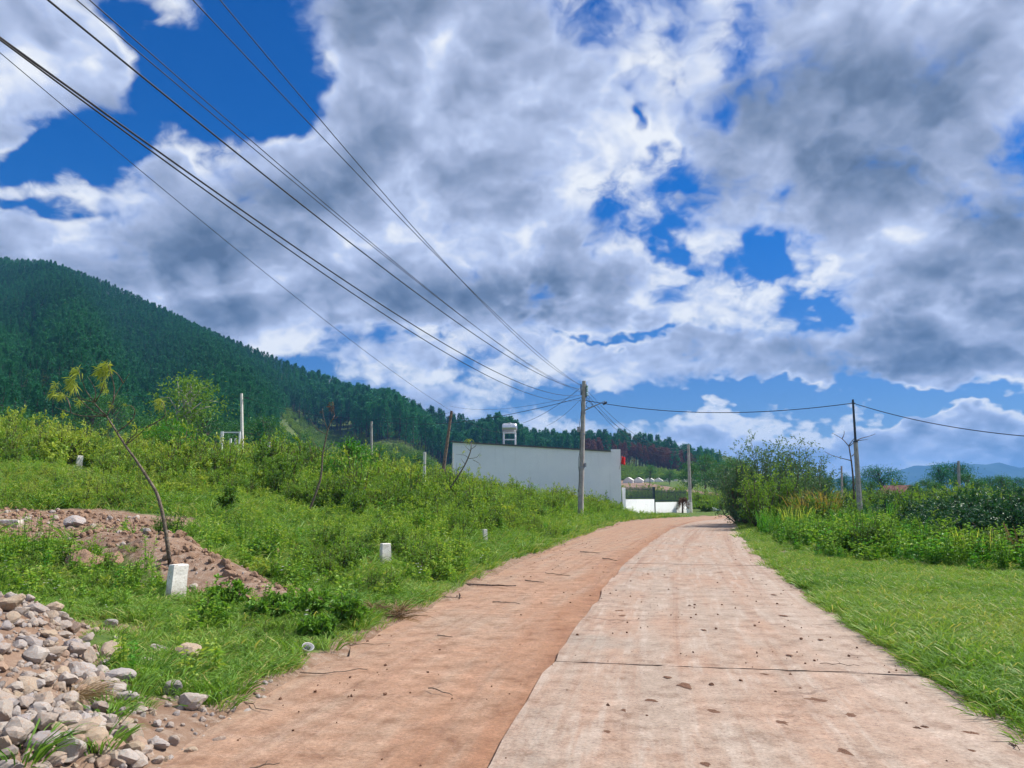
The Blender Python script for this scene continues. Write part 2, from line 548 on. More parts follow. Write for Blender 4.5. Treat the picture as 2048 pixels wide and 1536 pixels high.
def streaked_plaster(T, co):
    """White wall paint with faint rain streaks, patches and a muddied foot."""
    x, y, z = T.sep(co)
    c = T.mix(T.sstep(T.noise(co, .6, 6, .6), .35, .65), (0.83, 0.855, 0.885), (0.88, 0.90, 0.92))
    st = T.noise(T.comb(T.m("MULTIPLY", T.m("ADD", x, y), 2.2), 0.0, T.m("MULTIPLY", z, .16)), 1.6, 6, .65)
    c = T.mix(T.m("MULTIPLY", T.sstep(st, .54, .72), .22), c, (0.56, 0.57, 0.57))
    h = T.m("ADD", z, T.m("MULTIPLY", T.m("SUBTRACT", T.noise(co, 2.0, 6, .7), .5), 1.2))
    return T.mix(T.m("MULTIPLY", T.sstep(h, .7, .0), .4), c, (0.45, 0.38, 0.32))


M_plaster = surf("white_plaster", streaked_plaster, 0.85, 0.25)
M_roofmetal = surf("dark_roof_sheet", (0.10, 0.105, 0.115), 0.5, 0.4, 0.3)
M_fence = surf("dark_blue_green_steel", (0.018, 0.045, 0.058), 0.5, 0.4)
M_tank = surf("brushed_stainless", (0.66, 0.67, 0.68), 0.3, 0.5, 0.85)
M_flag = surf("red_cloth", (0.72, 0.035, 0.040), 0.8, 0.2)
M_sheet = surf("white_greenhouse_film", mottled((0.62, 0.60, 0.56), (0.78, 0.77, 0.74), 0.6, 4), 0.6, 0.3)
M_brick = surf("red_brick", mottled((0.36, 0.16, 0.10), (0.45, 0.24, 0.16), 18, 5, (0.5, 0.42, 0.36)), 0.95, 0.15)
M_plastic = surf("white_plastic", (0.78, 0.78, 0.80), 0.4, 0.4)
M_redroof = surf("rusty_roof", mottled((0.16, 0.07, 0.055), (0.24, 0.12, 0.10), 2, 4), 0.8, 0.2)

# ------------------------------------------------------------------ lie of the land
SEAM = np.array([(-2.2, -30), (-1.3, -6), (-0.8, 0), (-0.5, 2.5), (-0.19, 4.87), (.11, 6.73), (.45, 8.4), (.93, 10.6), (1.72, 14.45), (2.95, 20),
                 (4.85, 27.6), (7.8, 38.5), (11.0, 48.5), (15.0, 57), (20.5, 64.5), (28, 71), (38, 76), (55, 81), (90, 86)], float)


def smooth_poly(P, step=0.5):
    t = np.concatenate([[0], np.cumsum(np.linalg.norm(np.diff(P, axis=0), axis=1))])
    out = np.arange(0, t[-1], step)
    Q = np.stack([np.interp(out, t, P[:, k]) for k in range(2)], 1)
    k = np.ones(9) / 9
    for _ in range(3):
        Q[4:-4] = np.stack([np.convolve(Q[:, j], k, "valid") for j in range(2)], 1)
    return Q


ROAD = smooth_poly(SEAM)
ROAD_T = unit(np.gradient(ROAD, axis=0))
ROAD_N = np.stack([ROAD_T[:, 1], -ROAD_T[:, 0]], 1)          # to the right
ROAD_W_L = np.interp(ROAD[:, 1], [0, 8, 15, 30, 42, 49, 56, 62], [1.9, 2.35, 2.55, 3.1, 3.6, 4.4, 4.6, 4.0])
ROAD_W_R = np.interp(ROAD[:, 1], [0, 8, 30, 50], [3.6, 3.45, 3.25, 3.2])


def lateral(x, y):
    """(distance left of the road's left edge, distance right of its right edge)."""
    x, y = np.asarray(x, float), np.asarray(y, float)
    yy = np.clip(y, -28, 76)
    xs = np.interp(yy, ROAD[:, 1], ROAD[:, 0]); c = np.interp(yy, ROAD[:, 1], ROAD_T[:, 1])
    lat = (x - xs) * np.maximum(c, .45)
    return -lat - np.interp(yy, ROAD[:, 1], ROAD_W_L), lat - np.interp(yy, ROAD[:, 1], ROAD_W_R)


def vnoise(x, y, seed=0):
    """Smooth value noise, numpy."""
    x, y = np.asarray(x, float), np.asarray(y, float)
    xi, yi = np.floor(x).astype(np.int64), np.floor(y).astype(np.int64)
    xf, yf = x - xi, y - yi
    xf, yf = xf * xf * (3 - 2 * xf), yf * yf * (3 - 2 * yf)

    def h(a, b):
        k = (a * 374761393 + b * 668265263 + seed * 1442695041) & 0xFFFFFFFF
        k = ((k ^ (k >> 13)) * 1274126177) & 0xFFFFFFFF
        return ((k ^ (k >> 16)) & 0xFFFF) / 65535.0
    return (h(xi, yi) * (1 - xf) + h(xi + 1, yi) * xf) * (1 - yf) + (h(xi, yi + 1) * (1 - xf) + h(xi + 1, yi + 1) * xf) * yf


def sst(x, a, b):
    t = np.clip((np.asarray(x, float) - a) / (b - a), 0, 1)
    return t * t * (3 - 2 * t)


PX = np.array([-900, -200, 0, 100, 200, 300, 400, 500, 600, 700, 800, 870, 950, 1040, 1170, 1250, 1330, 1400, 1445, 1500, 1560, 1700], float)
VT = np.array([480, 495, 512, 520, 555, 600, 650, 690, 730, 765, 795, 815, 836, 846, 844, 848, 861, 886, 909, 948, 985, 1000], float)
AZ_R = np.array([azel(p, v)[0] for p, v in zip(PX, VT)])
D_R = np.interp(PX, [-900, 0, 300, 600, 900, 1250, 1450, 1700], [650, 600, 560, 500, 440, 430, 440, 450])
Z_TOP = np.array([1.6 + math.tan(azel(p, v)[1]) * d for p, v, d in zip(PX, VT, D_R)])
TREE_H = 17.0


def far_ramp(r, az):
    return 17.6 * (np.clip(r - 55, 0, 600) / 375.0) ** 1.8 * (1 - sst(az, .27, .36))


def hill_s(x, y):
    r = np.hypot(x, y); az = np.arctan2(x, y)
    D = np.interp(az, AZ_R, D_R)
    rb = np.interp(az, [AZ_R[0], azel(0, 800)[0], azel(500, 800)[0], azel(700, 800)[0], azel(900, 800)[0], .35], [95, 100, 130, 230, 300, 320])
    t = np.clip((r - rb) / (D - rb), 0, 1.0)
    s = t ** 1.15 * (1 - sst(r, D, D * 1.9))
    s = s * (1 - sst(np.abs(az), 1.2, 1.7))
    return s, D, r, az


RIDGE_A, RIDGE_B = np.array([-7.1, 14.3]), np.array([-3.3, 11.0])


def ridge(x, y):
    """Along (0..1) and away from the crest of the dug earth."""
    e = RIDGE_B - RIDGE_A
    t = np.clip(((x - RIDGE_A[0]) * e[0] + (y - RIDGE_A[1]) * e[1]) / (e @ e), 0, 1)
    return t, np.hypot(x - (RIDGE_A[0] + e[0] * t), y - (RIDGE_A[1] + e[1] * t))


def heap(x, y):
    """The rubble heap: an oblong mound running back from the road edge."""
    dx, dy = x + 4.95, y - 6.75
    a = (-.66 * dx + .75 * dy) / 3.1; b = (.75 * dx + .66 * dy) / (1.12 + .3 * (vnoise(x * 1.5, y * 1.5, 12) - .5))
    return np.exp(-(a * a + b * b) ** 1.6)


def height(x, y):
    x, y = np.asarray(x, float), np.asarray(y, float)
    dl, dr = lateral(x, y)
    z = 5.3 * (1 - np.exp(-np.maximum(dl - .7, 0) / 27.0)) * np.interp(y, [4, 11, 18, 27, 34], [.30, .38, .58, .92, 1.0])
    z = z * (1 - .75 * sst(np.arctan2(x, np.maximum(y, 1)), .06, .22) * sst(y, 48, 62))
    z = z + .05 * sst(dl, -.1, .5) + .04 * sst(dr, -.1, .5)
    z = z - .12 * (1 - sst(dl, -.35, .05)) * (1 - sst(dr, -.35, .05))         # bed under the road slabs
    off = np.maximum(sst(dl, .2, 2.5), sst(dr, .3, 4))
    z = z + off * ((vnoise(x * .45, y * .45, 3) - .5) * .22 + (vnoise(x * 1.7, y * 1.7, 4) - .5) * .07)
    # heap of building rubble on the verge and the ridge of dug earth behind it
    e = heap(x, y)
    z = z + e * (.46 + .26 * (vnoise(x * 1.4, y * 1.4, 8) - .5) + .12 * (vnoise(x * 4, y * 4, 7) - .5))
    t, dd = ridge(x, y)
    z = z + np.exp(-(dd / (.95 - .35 * t)) ** 2) * (.50 - .32 * t) * (.55 + .9 * vnoise(x * 1.8, y * 1.8, 9))
    s, D, r, az = hill_s(x, y)
    z = z + far_ramp(r, az) * np.maximum(sst(dl, 4, 14), sst(y, 80, 130))
    zr = np.interp(az, AZ_R, Z_TOP) - TREE_H * (1 - .52 * (1 - sst(az, azel(540, 800)[0], azel(680, 800)[0])))
    fl = 7.0 * (1 - sst(az, -.1, .2))
    z = z + s * (zr - 5.3 - far_ramp(D, az)) * 1.0 + 4 * s * (1 - s) * fl * np.sin(az * 38 + r * .006 + 1.2 * np.sin(az * 11))
    return z


def hit(u, v, t0=3.0, t1=400.0):
    """Where the line of sight through photograph pixel (u, v) meets the land."""
    d = ray(u, v)
    t = np.concatenate([np.arange(t0, 40, .02), np.arange(40, t1, .25)])
    P = np.array([0, 0, CAM_Z]) + d[None] * t[:, None]
    below = P[:, 2] < height(P[:, 0], P[:, 1])
    i = int(np.argmax(below)) if below.any() else len(t) - 1
    p = P[i]
    return np.array([p[0], p[1], float(height(p[0], p[1]))])


STRIP = []
for u_, v_, rx_ in ((-60, 1050, 2.0), (40, 1048, 2.0), (130, 1052, 1.9), (220, 1058, 1.6)):
    p_ = hit(u_, v_)
    STRIP.append((p_[0], p_[1], rx_, (hit(u_, 1028)[1] - hit(u_, 1082)[1]) * .5))


def dirt_at(x, y):
    """Bare earth: rubble heap, dug ridge, scraped strip, verge edges."""
    x, y = np.asarray(x, float), np.asarray(y, float)
    n = (vnoise(x * 1.3, y * 1.3, 21) - .5) * .5 + (vnoise(x * 4, y * 4, 22) - .5) * .35
    e = sst(heap(x, y), .12, .42) * 1.3
    t, dd = ridge(x, y)
    e = np.maximum(e, np.exp(-(dd / (1.15 - .45 * t)) ** 2.5))
    for (px_, py_, rx_, ry_) in STRIP:
        e = np.maximum(e, np.exp(-(((x - px_) / rx_) ** 2 + ((y - py_) / ry_) ** 2) ** 2))
    dl, dr = lateral(x, y)
    e = np.maximum(e, (1 - sst(dl, -.2, .45)) * .9 * (dl < dr + 50) * (1 - sst(dr, -1.5, -.5)) )
    e = np.maximum(e, (1 - sst(dr, -.2, .12)) * (1 - sst(dl, -1.5, -.5)) * .9)
    e = np.maximum(e, .75 * np.exp(-(((x + 2.35) / .55) ** 2 + ((y - 5.6) / 1.1) ** 2)))
    e = np.maximum(e, .55 * sst(vnoise(x * .7, y * .7, 25), .70, .86) * (dl > .6) * (y < 26))
    e = np.maximum(e, .42 * sst(vnoise(x * .8, y * .8, 26), .70, .86) * (dr > .5))
    return np.clip(e + n * (e > .05), 0, 1)


def ground_mat():
    m_, T, out = mat("soil_and_turf")
    co = T.node("ShaderNodeTexCoord").outputs["Object"]
    d = T.node("ShaderNodeAttribute", attribute_name="dirt").outputs["Fac"]
    n1 = T.noise(co, 1.4, 8, .65); n2 = T.noise(co, 9.0, 8, .7); n3 = T.noise(co, .03, 6, .6)
    turf = T.mix(T.sstep(n1, .35, .65), (0.055, 0.105, 0.022), (0.105, 0.150, 0.040))
    turf = T.mix(T.m("MULTIPLY", T.sstep(n2, .50, .72), .6), turf, (0.155, 0.125, 0.070))
    turf = T.mix(T.m("MULTIPLY", T.sstep(n3, .45, .6), .5), turf, (0.085, 0.145, 0.040))
    soil = T.mix(T.sstep(n1, .35, .68), (0.165, 0.098, 0.066), (0.270, 0.185, 0.135))
    soil = T.mix(T.sstep(n2, .45, .70), soil, (0.32, 0.255, 0.205))
    soil = T.mix(T.m("MULTIPLY", T.sstep(T.noise(co, 40, 6, .7), .55, .72), .6), soil, (0.17, 0.10, 0.07))
    f = T.sstep(T.m("ADD", d, T.m("MULTIPLY", T.m("SUBTRACT", n2, .5), .5)), .32, .55)
    b = T.node("ShaderNodeBsdfPrincipled")
    T.put(b.inputs["Base Color"], T.mix(f, turf, soil))
    b.inputs["Roughness"].default_value = .95
    b.inputs["Specular IOR Level"].default_value = .1
    bn = T.node("ShaderNodeBump"); bn.inputs["Strength"].default_value = .7; bn.inputs["Distance"].default_value = .04
    T.put(bn.inputs["Height"], T.m("ADD", n2, T.m("MULTIPLY", T.noise(co, 45, 5, .7), .4)))
    T.l.new(bn.outputs[0], b.inputs["Normal"])
    T.l.new(b.outputs[0], out.inputs[0])
    return m_


def hill_mat():
    m_, T, out = mat("hill_grass_and_forest_floor")
    co = T.node("ShaderNodeTexCoord").outputs["Object"]
    n = T.noise(co, .022, 7, .6); n2 = T.noise(co, .5, 5, .6)
    c = T.mix(T.sstep(n, .4, .6), (0.050, 0.080, 0.028), (0.095, 0.125, 0.040))
    c = T.mix(T.m("MULTIPLY", T.sstep(n2, .5, .7), .5), c, (0.040, 0.055, 0.025))
    b = T.node("ShaderNodeBsdfPrincipled")
    T.put(b.inputs["Base Color"], c)
    b.inputs["Roughness"].default_value = .95
    b.inputs["Specular IOR Level"].default_value = .05
    T.l.new(b.outputs[0], out.inputs[0])
    return m_


def build_ground():
    rr = [0.6]
    while rr[-1] < 9000: rr.append(rr[-1] * 1.034 + .004)
    rr = np.array(rr)
    fine = np.radians(np.arange(-48, 48.01, .36))
    rest = np.radians(np.arange(52, 309, 4.0))
    aa = np.concatenate([fine, rest])
    A, RR = np.meshgrid(aa, rr)
    X, Y = RR * np.sin(A), RR * np.cos(A)
    Z = height(X, Y)
    Z = np.where(RR > 1500, Z * (1 - sst(RR, 1500, 2500)), Z)
    nr, na = X.shape
    V = np.stack([X, Y, Z], -1).reshape(-1, 3)
    i = np.arange(nr - 1)[:, None] * na; j = np.arange(na)[None]; j2 = (j + 1) % na
    Q = np.stack([i + j, i + j2, i + na + j2, i + na + j], -1).reshape(-1, 4)[:, ::-1]
    cx = V[Q].mean(1)
    s, D, r, az = hill_s(cx[:, 0], cx[:, 1])
    is_hill = (s > .012) & (r < 1400)
    for nm, msk, mt in (("ground", ~is_hill, ground_mat()), ("hill", is_hill, hill_mat())):
        idx = np.unique(Q[msk]); re = np.full(len(V), -1); re[idx] = np.arange(len(idx))
        mb = MB(); mb.add(V[idx], quads=re[Q[msk]])
        if nm == "ground":
            c = mb.n
            V2 = np.array([[0, 0, float(height(0, 0))]])
            mb.add(V2)
            first = re[np.arange(na)]
            mb.t.append(np.array([[c, first[(k + 1) % na], first[k]] for k in range(na)])); mb.tm.append(np.zeros(na))
        o = mb.build(nm, mt, smooth=True)
        tag(o, kind="structure")
        if nm == "ground":
            W = np.concatenate([V[idx], V2])
            at_ = o.data.attributes.new("dirt", "FLOAT", "POINT")
            at_.data.foreach_set("value", dirt_at(W[:, 0], W[:, 1]).astype(np.float32))


build_ground()


# ------------------------------------------------------------------ road: right lane of cast slabs, left lane under red dust
def road_mat(name, dusty):
    m_, T, out = mat(name)
    uv = T.node("ShaderNodeUVMap").outputs[0]
    s_, t_, _ = T.sep(uv)                      # metres along, metres across from the seam
    co = T.node("ShaderNodeTexCoord").outputs["Object"]
    along = T.comb(T.m("MULTIPLY", s_, .16), T.m("MULTIPLY", t_, 1.7), 0.0)
    n_st = T.noise(along, 1.6, 7, .62)
    n_b = T.noise(co, .55, 7, .62)
    n_f = T.noise(co, 7.0, 8, .68)
    n_x = T.noise(T.comb(T.m("MULTIPLY", s_, 6.0), T.m("MULTIPLY", t_, .5), 0.0), 1.5, 5, .6)     # broom marks across the lane
    conc = T.mix(T.sstep(n_f, .35, .7), (0.283, 0.220, 0.175), (0.351, 0.281, 0.229))
    dust = T.mix(T.sstep(n_f, .3, .7), (0.295, 0.191, 0.137), (0.355, 0.244, 0.182))
    red = T.mix(T.sstep(n_b, .35, .65), (0.249, 0.135, 0.085), (0.299, 0.179, 0.119))
    k = T.m("ADD", T.m("MULTIPLY", n_st, .8), T.m("MULTIPLY", n_b, .7))
    f = T.sstep(k, .60, .92) if not dusty else T.sstep(k, .50, .85)
    c = T.mix(f, conc, dust)
    c = T.mix(T.m("MULTIPLY", T.sstep(n_x, .45, .7), .25), c, (0.369, 0.297, 0.244))
    if dusty:
        near = T.sstep(T.m("ADD", t_, T.m("MULTIPLY", T.m("SUBTRACT", n_st, .5), 2.0)), -1.0, .15)      # dust swept against the slab edge
        c = T.mix(T.m("MULTIPLY", near, .95), c, red)
        tr = T.m("MULTIPLY", T.sstep(T.noise(T.comb(T.m("MULTIPLY", s_, .05), T.m("MULTIPLY", t_, 4.5), 3.0), 1.3, 5, .6), .50, .70), .38)
        c = T.mix(tr, c, (0.200, 0.114, 0.082))
    else:
        pale = T.m("MULTIPLY", T.sstep(T.noise(along, 3.1, 6, .65), .50, .64), .75)
        c = T.mix(pale, c, (0.372, 0.306, 0.255))
        edge = T.m("MULTIPLY", T.sstep(T.m("ADD", t_, T.m("MULTIPLY", T.m("SUBTRACT", n_b, .5), 1.6)), 2.3, 3.3), .6)
        c = T.mix(edge, c, (0.369, 0.308, 0.258))
        grey = T.m("MULTIPLY", T.m("MULTIPLY", T.sstep(T.noise(co, .32, 5, .6), .50, .66), T.sstep(t_, 1.6, .2)), .6)
        c = T.mix(grey, c, (0.257, 0.237, 0.206))
        tr = T.m("MULTIPLY", T.sstep(T.noise(T.comb(T.m("MULTIPLY", s_, .04), T.m("MULTIPLY", t_, 3.0), 5.0), 1.1, 6, .62), .50, .66), .70)
        c = T.mix(tr, c, (0.257, 0.159, 0.112))
    if dusty:                                   # loose earth lies over the whole left lane
        c = T.mix(1.0, c, (0.95, 0.87, 0.79), "MULTIPLY")
    # grit, smears, stains and hairline cracks
    mott = T.noise(co, 3.4, 9, .72)
    c = T.mix(T.m("MULTIPLY", T.sstep(mott, .50, .66), .75), c, T.mix(1.0, c, (0.62, 0.54, 0.50), "MULTIPLY"))
    c = T.mix(T.m("MULTIPLY", T.sstep(mott, .50, .34), .70), c, T.mix(1.0, c, (1.28, 1.28, 1.30), "MULTIPLY"))
    sp = T.sstep(T.noise(co, 55, 3, .6), .62, .70)
    c = T.mix(T.m("MULTIPLY", sp, .30), c, (0.150, 0.085, 0.064))
    blot = T.m("MULTIPLY", T.sstep(T.noise(T.vm("ADD", co, (7.3, 2.1, 0.0)), 2.1, 7, .7), .60, .74), .55)
    c = T.mix(blot, c, (0.215, 0.112, 0.076))
    c = T.mix(T.m("MULTIPLY", T.sstep(T.noise(co, 17, 6, .72), .55, .68), .6), c, (0.185, 0.108, 0.080))
    cr = T.node("ShaderNodeTexVoronoi", feature="DISTANCE_TO_EDGE")
    T.put(cr.inputs["Vector"], T.vm("ADD", co, T.vm("MULTIPLY", T.noise(co, 2.2, 5, .6, color=True), (.9, .9, 0.0))))
    cr.inputs["Scale"].default_value = .34
    gr = T.m("MULTIPLY_ADD", T.noise(co, 42.0, 4, .75), 1.5, .25)
    c = T.mix(.85, c, T.mix(1.0, c, T.comb(gr, gr, gr), "MULTIPLY"))
    crack = T.m("MULTIPLY", T.sstep(cr.outputs["Distance"], .010, .002), T.sstep(n_b, .50, .60))
    c = T.mix(T.m("MULTIPLY", crack, .0 if dusty else .55), c, (0.120, 0.075, 0.058))
    b = T.node("ShaderNodeBsdfPrincipled")
    T.put(b.inputs["Base Color"], c)
    b.inputs["Roughness"].default_value = .9
    b.inputs["Specular IOR Level"].default_value = .2
    bn = T.node("ShaderNodeBump"); bn.inputs["Strength"].default_value = .45; bn.inputs["Distance"].default_value = .012
    T.put(bn.inputs["Height"], T.m("ADD", n_f, T.m("MULTIPLY", T.noise(co, 70, 5, .7), .6)))
    T.l.new(bn.outputs[0], b.inputs["Normal"])
    T.l.new(b.outputs[0], out.inputs[0])
    return m_


def strip(name, i0, i1, w0, w1, ztop, thick, m_, parent=None, nt=9, jag0=0.0, jag1=0.0, trim=(0.0, 0.0)):
    """A slab of the road between samples i0..i1 of the centre line, from lateral w0 to w1 (functions of the sample)."""
    idx = np.arange(i0, i1 + 1)
    P, N, Tn = ROAD[idx], ROAD_N[idx], ROAD_T[idx]
    P = P.copy(); P[0] += Tn[0] * trim[0]; P[-1] -= Tn[-1] * trim[1]
    a, b_ = w0[idx], w1[idx]
    t = np.linspace(0, 1, nt)
    lat = a[:, None] * (1 - t) + b_[:, None] * t
    lat[:, 0] += jag0 * (vnoise(idx * 1.13, idx * 0 + .5, 31) - .5) + jag0 * .6 * (vnoise(idx * .37, idx * 0 + .5, 33) - .5)
    lat[:, -1] += jag1 * (vnoise(idx * 1.13, idx * 0 + .5, 32) - .5)
    X = P[:, None, 0] + N[:, None, 0] * lat; Y = P[:, None, 1] + N[:, None, 1] * lat
    if trim[0] > 0:
        for row, sg in ((0, 1), (-1, -1)):
            w_ = .035 * (vnoise(np.arange(nt) * .9 + i0 * (row == 0) + i1 * (row == -1), np.full(nt, row + .5), 35) - .35) * (2.2 if trim[0] > .01 else 1)
            X[row] += Tn[row, 0] * sg * np.maximum(w_, 0); Y[row] += Tn[row, 1] * sg * np.maximum(w_, 0)
    Z = ztop + (vnoise(X * .7, Y * .7, 41) - .5) * .012
    top = np.stack([X, Y, Z], -1); n_, m2 = X.shape
    bot = top[:, [0, -1]] - [0, 0, thick]
    V = np.vstack([top.reshape(-1, 3), bot.reshape(-1, 3)])
    i = np.arange(n_ - 1)[:, None] * m2; j = np.arange(m2 - 1)[None]
    Q = np.stack([i + j, i + j + 1, i + m2 + j + 1, i + m2 + j], -1).reshape(-1, 4)
    B = n_ * m2; e = np.arange(n_ - 1)
    ql = np.stack([e * m2, (e + 1) * m2, B + (e + 1) * 2, B + e * 2], -1)
    qr = np.stack([(e + 1) * m2 + m2 - 1, e * m2 + m2 - 1, B + e * 2 + 1, B + (e + 1) * 2 + 1], -1)
    mb = MB(); mb.add(V, quads=np.vstack([Q, ql, qr]))
    for row, k in ((0, 0), (n_ - 1, n_ - 1)):        # end faces
        tv = [row * m2 + jj for jj in range(m2)]
        mb.t.append(np.array([[B + k * 2, tv[jj + 1], tv[jj]][:: (1 if row == 0 else -1)] for jj in range(m2 - 1)]
                             + [[B + k * 2, B + k * 2 + 1, tv[-1]][:: (1 if row == 0 else -1)]])); mb.tm.append(np.zeros(m2))
    o = mb.build(name, m_, parent)
    me = o.data
    sl = np.concatenate([np.repeat(idx * .5, m2), np.repeat(idx * .5, 2)]); tl = np.concatenate([lat.ravel(), lat[:, [0, -1]].ravel()])
    li = np.zeros(len(me.loops), np.int32); me.loops.foreach_get("vertex_index", li)
    uvl = me.uv_layers.new(name="UVMap")
    uvl.data.foreach_set("uv", np.stack([sl[li], tl[li]], 1).astype(np.float32).ravel())
    return o


M_slab, M_dusty = road_mat("dusty_concrete_slab", False), road_mat("red_dust_lane", True)
zero = np.zeros(len(ROAD))
road = strip("road", 0, len(ROAD) - 1, -ROAD_W_L, zero + .04, -.034, .12, M_dusty, None, 9, .5, 0.0)
tag(road, kind="structure")


def sample_at_y(y): return int(np.argmin(np.abs(ROAD[:, 1] - y)))


joints = [0] + [sample_at_y(y) for y in (-14, -3, 8.1, 19.3, 30.2, 41, 51, 60)] + [len(ROAD) - 1]
for k in range(len(joints) - 1):
    wide = .016 if joints[k + 1] == sample_at_y(8.1) or joints[k] == sample_at_y(8.1) else .004
    strip("concrete_slab", joints[k], joints[k + 1], zero + .012, ROAD_W_R, .004 - .003 * (k % 2), .10, M_slab, road, 29, .09, .34, (wide, wide))
# dirt lying in the joints, a little below the slabs


# ------------------------------------------------------------------ scattering of what nobody could count
CLEAR = [(hit(350, 1198), .9, .34), (hit(770, 1130), 2.6, .42), (hit(970, 1090), 4.0, .45), (hit(157, 937), 7.0, .55), (hit(611, 1309), .4, .2)]

def scatter(name, label, cat, protos, P, rz, scl, idx, tint, tilt=None):
    """One 'stuff' object: plants of a few shapes standing on points."""
    if name in ("grass", "meadow_grass", "weeds", "undergrowth"):          # growth is trampled just before the marker posts
        P = np.asarray(P); ok = np.ones(len(P), bool)
        for (c, ln, rad) in CLEAR:
            d_ = -c[:2] / np.linalg.norm(c[:2])
            t_ = np.clip((P[:, :2] - c[:2]) @ d_, -.1, ln)
            dist = np.linalg.norm(P[:, :2] - (c[:2] + t_[:, None] * d_), axis=1)
            ok &= dist > (rad if name in ("weeds", "undergrowth") else rad * .45) * np.where(name == "undergrowth", 1.35, 1.0)
        P, rz, scl, idx, tint = P[ok], np.asarray(rz)[ok], np.asarray(scl)[ok], np.asarray(idx)[ok], np.asarray(tint)[ok]
    src = bpy.data.collections.new(name + "_shapes")
    for k, me in enumerate(protos):
        src.objects.link(bpy.data.objects.new("%s_%02d" % (me.name, k), me))
    P = np.asarray(P, np.float32)
    me = bpy.data.meshes.new(name)
    me.vertices.add(len(P)); me.vertices.foreach_set("co", P.ravel())
    rot = np.zeros((len(P), 3), np.float32); rot[:, 2] = rz
    if tilt is not None: rot[:, :2] = tilt
    a = me.attributes.new("rot", "FLOAT_VECTOR", "POINT"); a.data.foreach_set("vector", rot.ravel())
    for nm, dt, arr in (("scl", "FLOAT", np.asarray(scl, np.float32)), ("idx", "INT", np.asarray(idx, np.int32)), ("tint", "FLOAT", np.asarray(tint, np.float32))):
        a = me.attributes.new(nm, dt, "POINT"); a.data.foreach_set("value", arr)
    o = bpy.data.objects.new(name, me); COL.objects.link(o)
    tag(o, label, cat, None, "stuff")
    ng = bpy.data.node_groups.new(name + "_scatter", "GeometryNodeTree")
    ng.interface.new_socket("Geometry", in_out="INPUT", socket_type="NodeSocketGeometry")
    ng.interface.new_socket("Geometry", in_out="OUTPUT", socket_type="NodeSocketGeometry")
    N, L = ng.nodes, ng.links
    gi, go = N.new("NodeGroupInput"), N.new("NodeGroupOutput")
    ci = N.new("GeometryNodeCollectionInfo"); ci.inputs[0].default_value = src
    ci.inputs["Separate Children"].default_value = True; ci.inputs["Reset Children"].default_value = True
    ip = N.new("GeometryNodeInstanceOnPoints"); ip.inputs["Pick Instance"].default_value = True

    def attr(nm, dt):
        n = N.new("GeometryNodeInputNamedAttribute"); n.data_type = dt; n.inputs[0].default_value = nm
        return [s for s in n.outputs if s.enabled][0]
    L.new(gi.outputs[0], ip.inputs["Points"]); L.new(ci.outputs[0], ip.inputs["Instance"])
    L.new(attr("idx", "INT"), ip.inputs["Instance Index"])
    er = N.new("FunctionNodeEulerToRotation"); L.new(attr("rot", "FLOAT_VECTOR"), er.inputs[0])
    L.new(er.outputs[0], ip.inputs["Rotation"]); L.new(attr("scl", "FLOAT"), ip.inputs["Scale"])
    L.new(ip.outputs[0], go.inputs[0])
    md = o.modifiers.new("scatter", "NODES"); md.node_group = ng
    return o


def rdir(n, up=0.0, spread=1.0):
    v = R.normal(size=(n, 3)) * [spread, spread, spread]
    v[:, 2] += up
    return unit(v)


# ------------------------------------------------------------------ plant shapes
def grass_clump(n, rad, L, W, bend, up=1.4, name="grass_clump", m_=None, dry=.12):
    mb = MB()
    a = R.uniform(0, 2 * math.pi, n); r = rad * np.sqrt(R.uniform(0, 1, n))
    p = np.stack([r * np.cos(a), r * np.sin(a), np.zeros(n) - .01], 1)
    d = np.stack([np.cos(a) * r / rad * .8, np.sin(a) * r / rad * .8, np.full(n, up)], 1) + R.normal(size=(n, 3)) * .35
    d[:, 2] = np.abs(d[:, 2])
    val = R.uniform(.1, .75, n); val[R.uniform(size=n) < dry] = 1.25
    mb.blades(p, d, L * R.uniform(.55, 1.15, n), W * R.uniform(.7, 1.2, n), bend * R.uniform(.3, 1.3, n), val)
    return mb.mesh(name, m_ or M_grass)


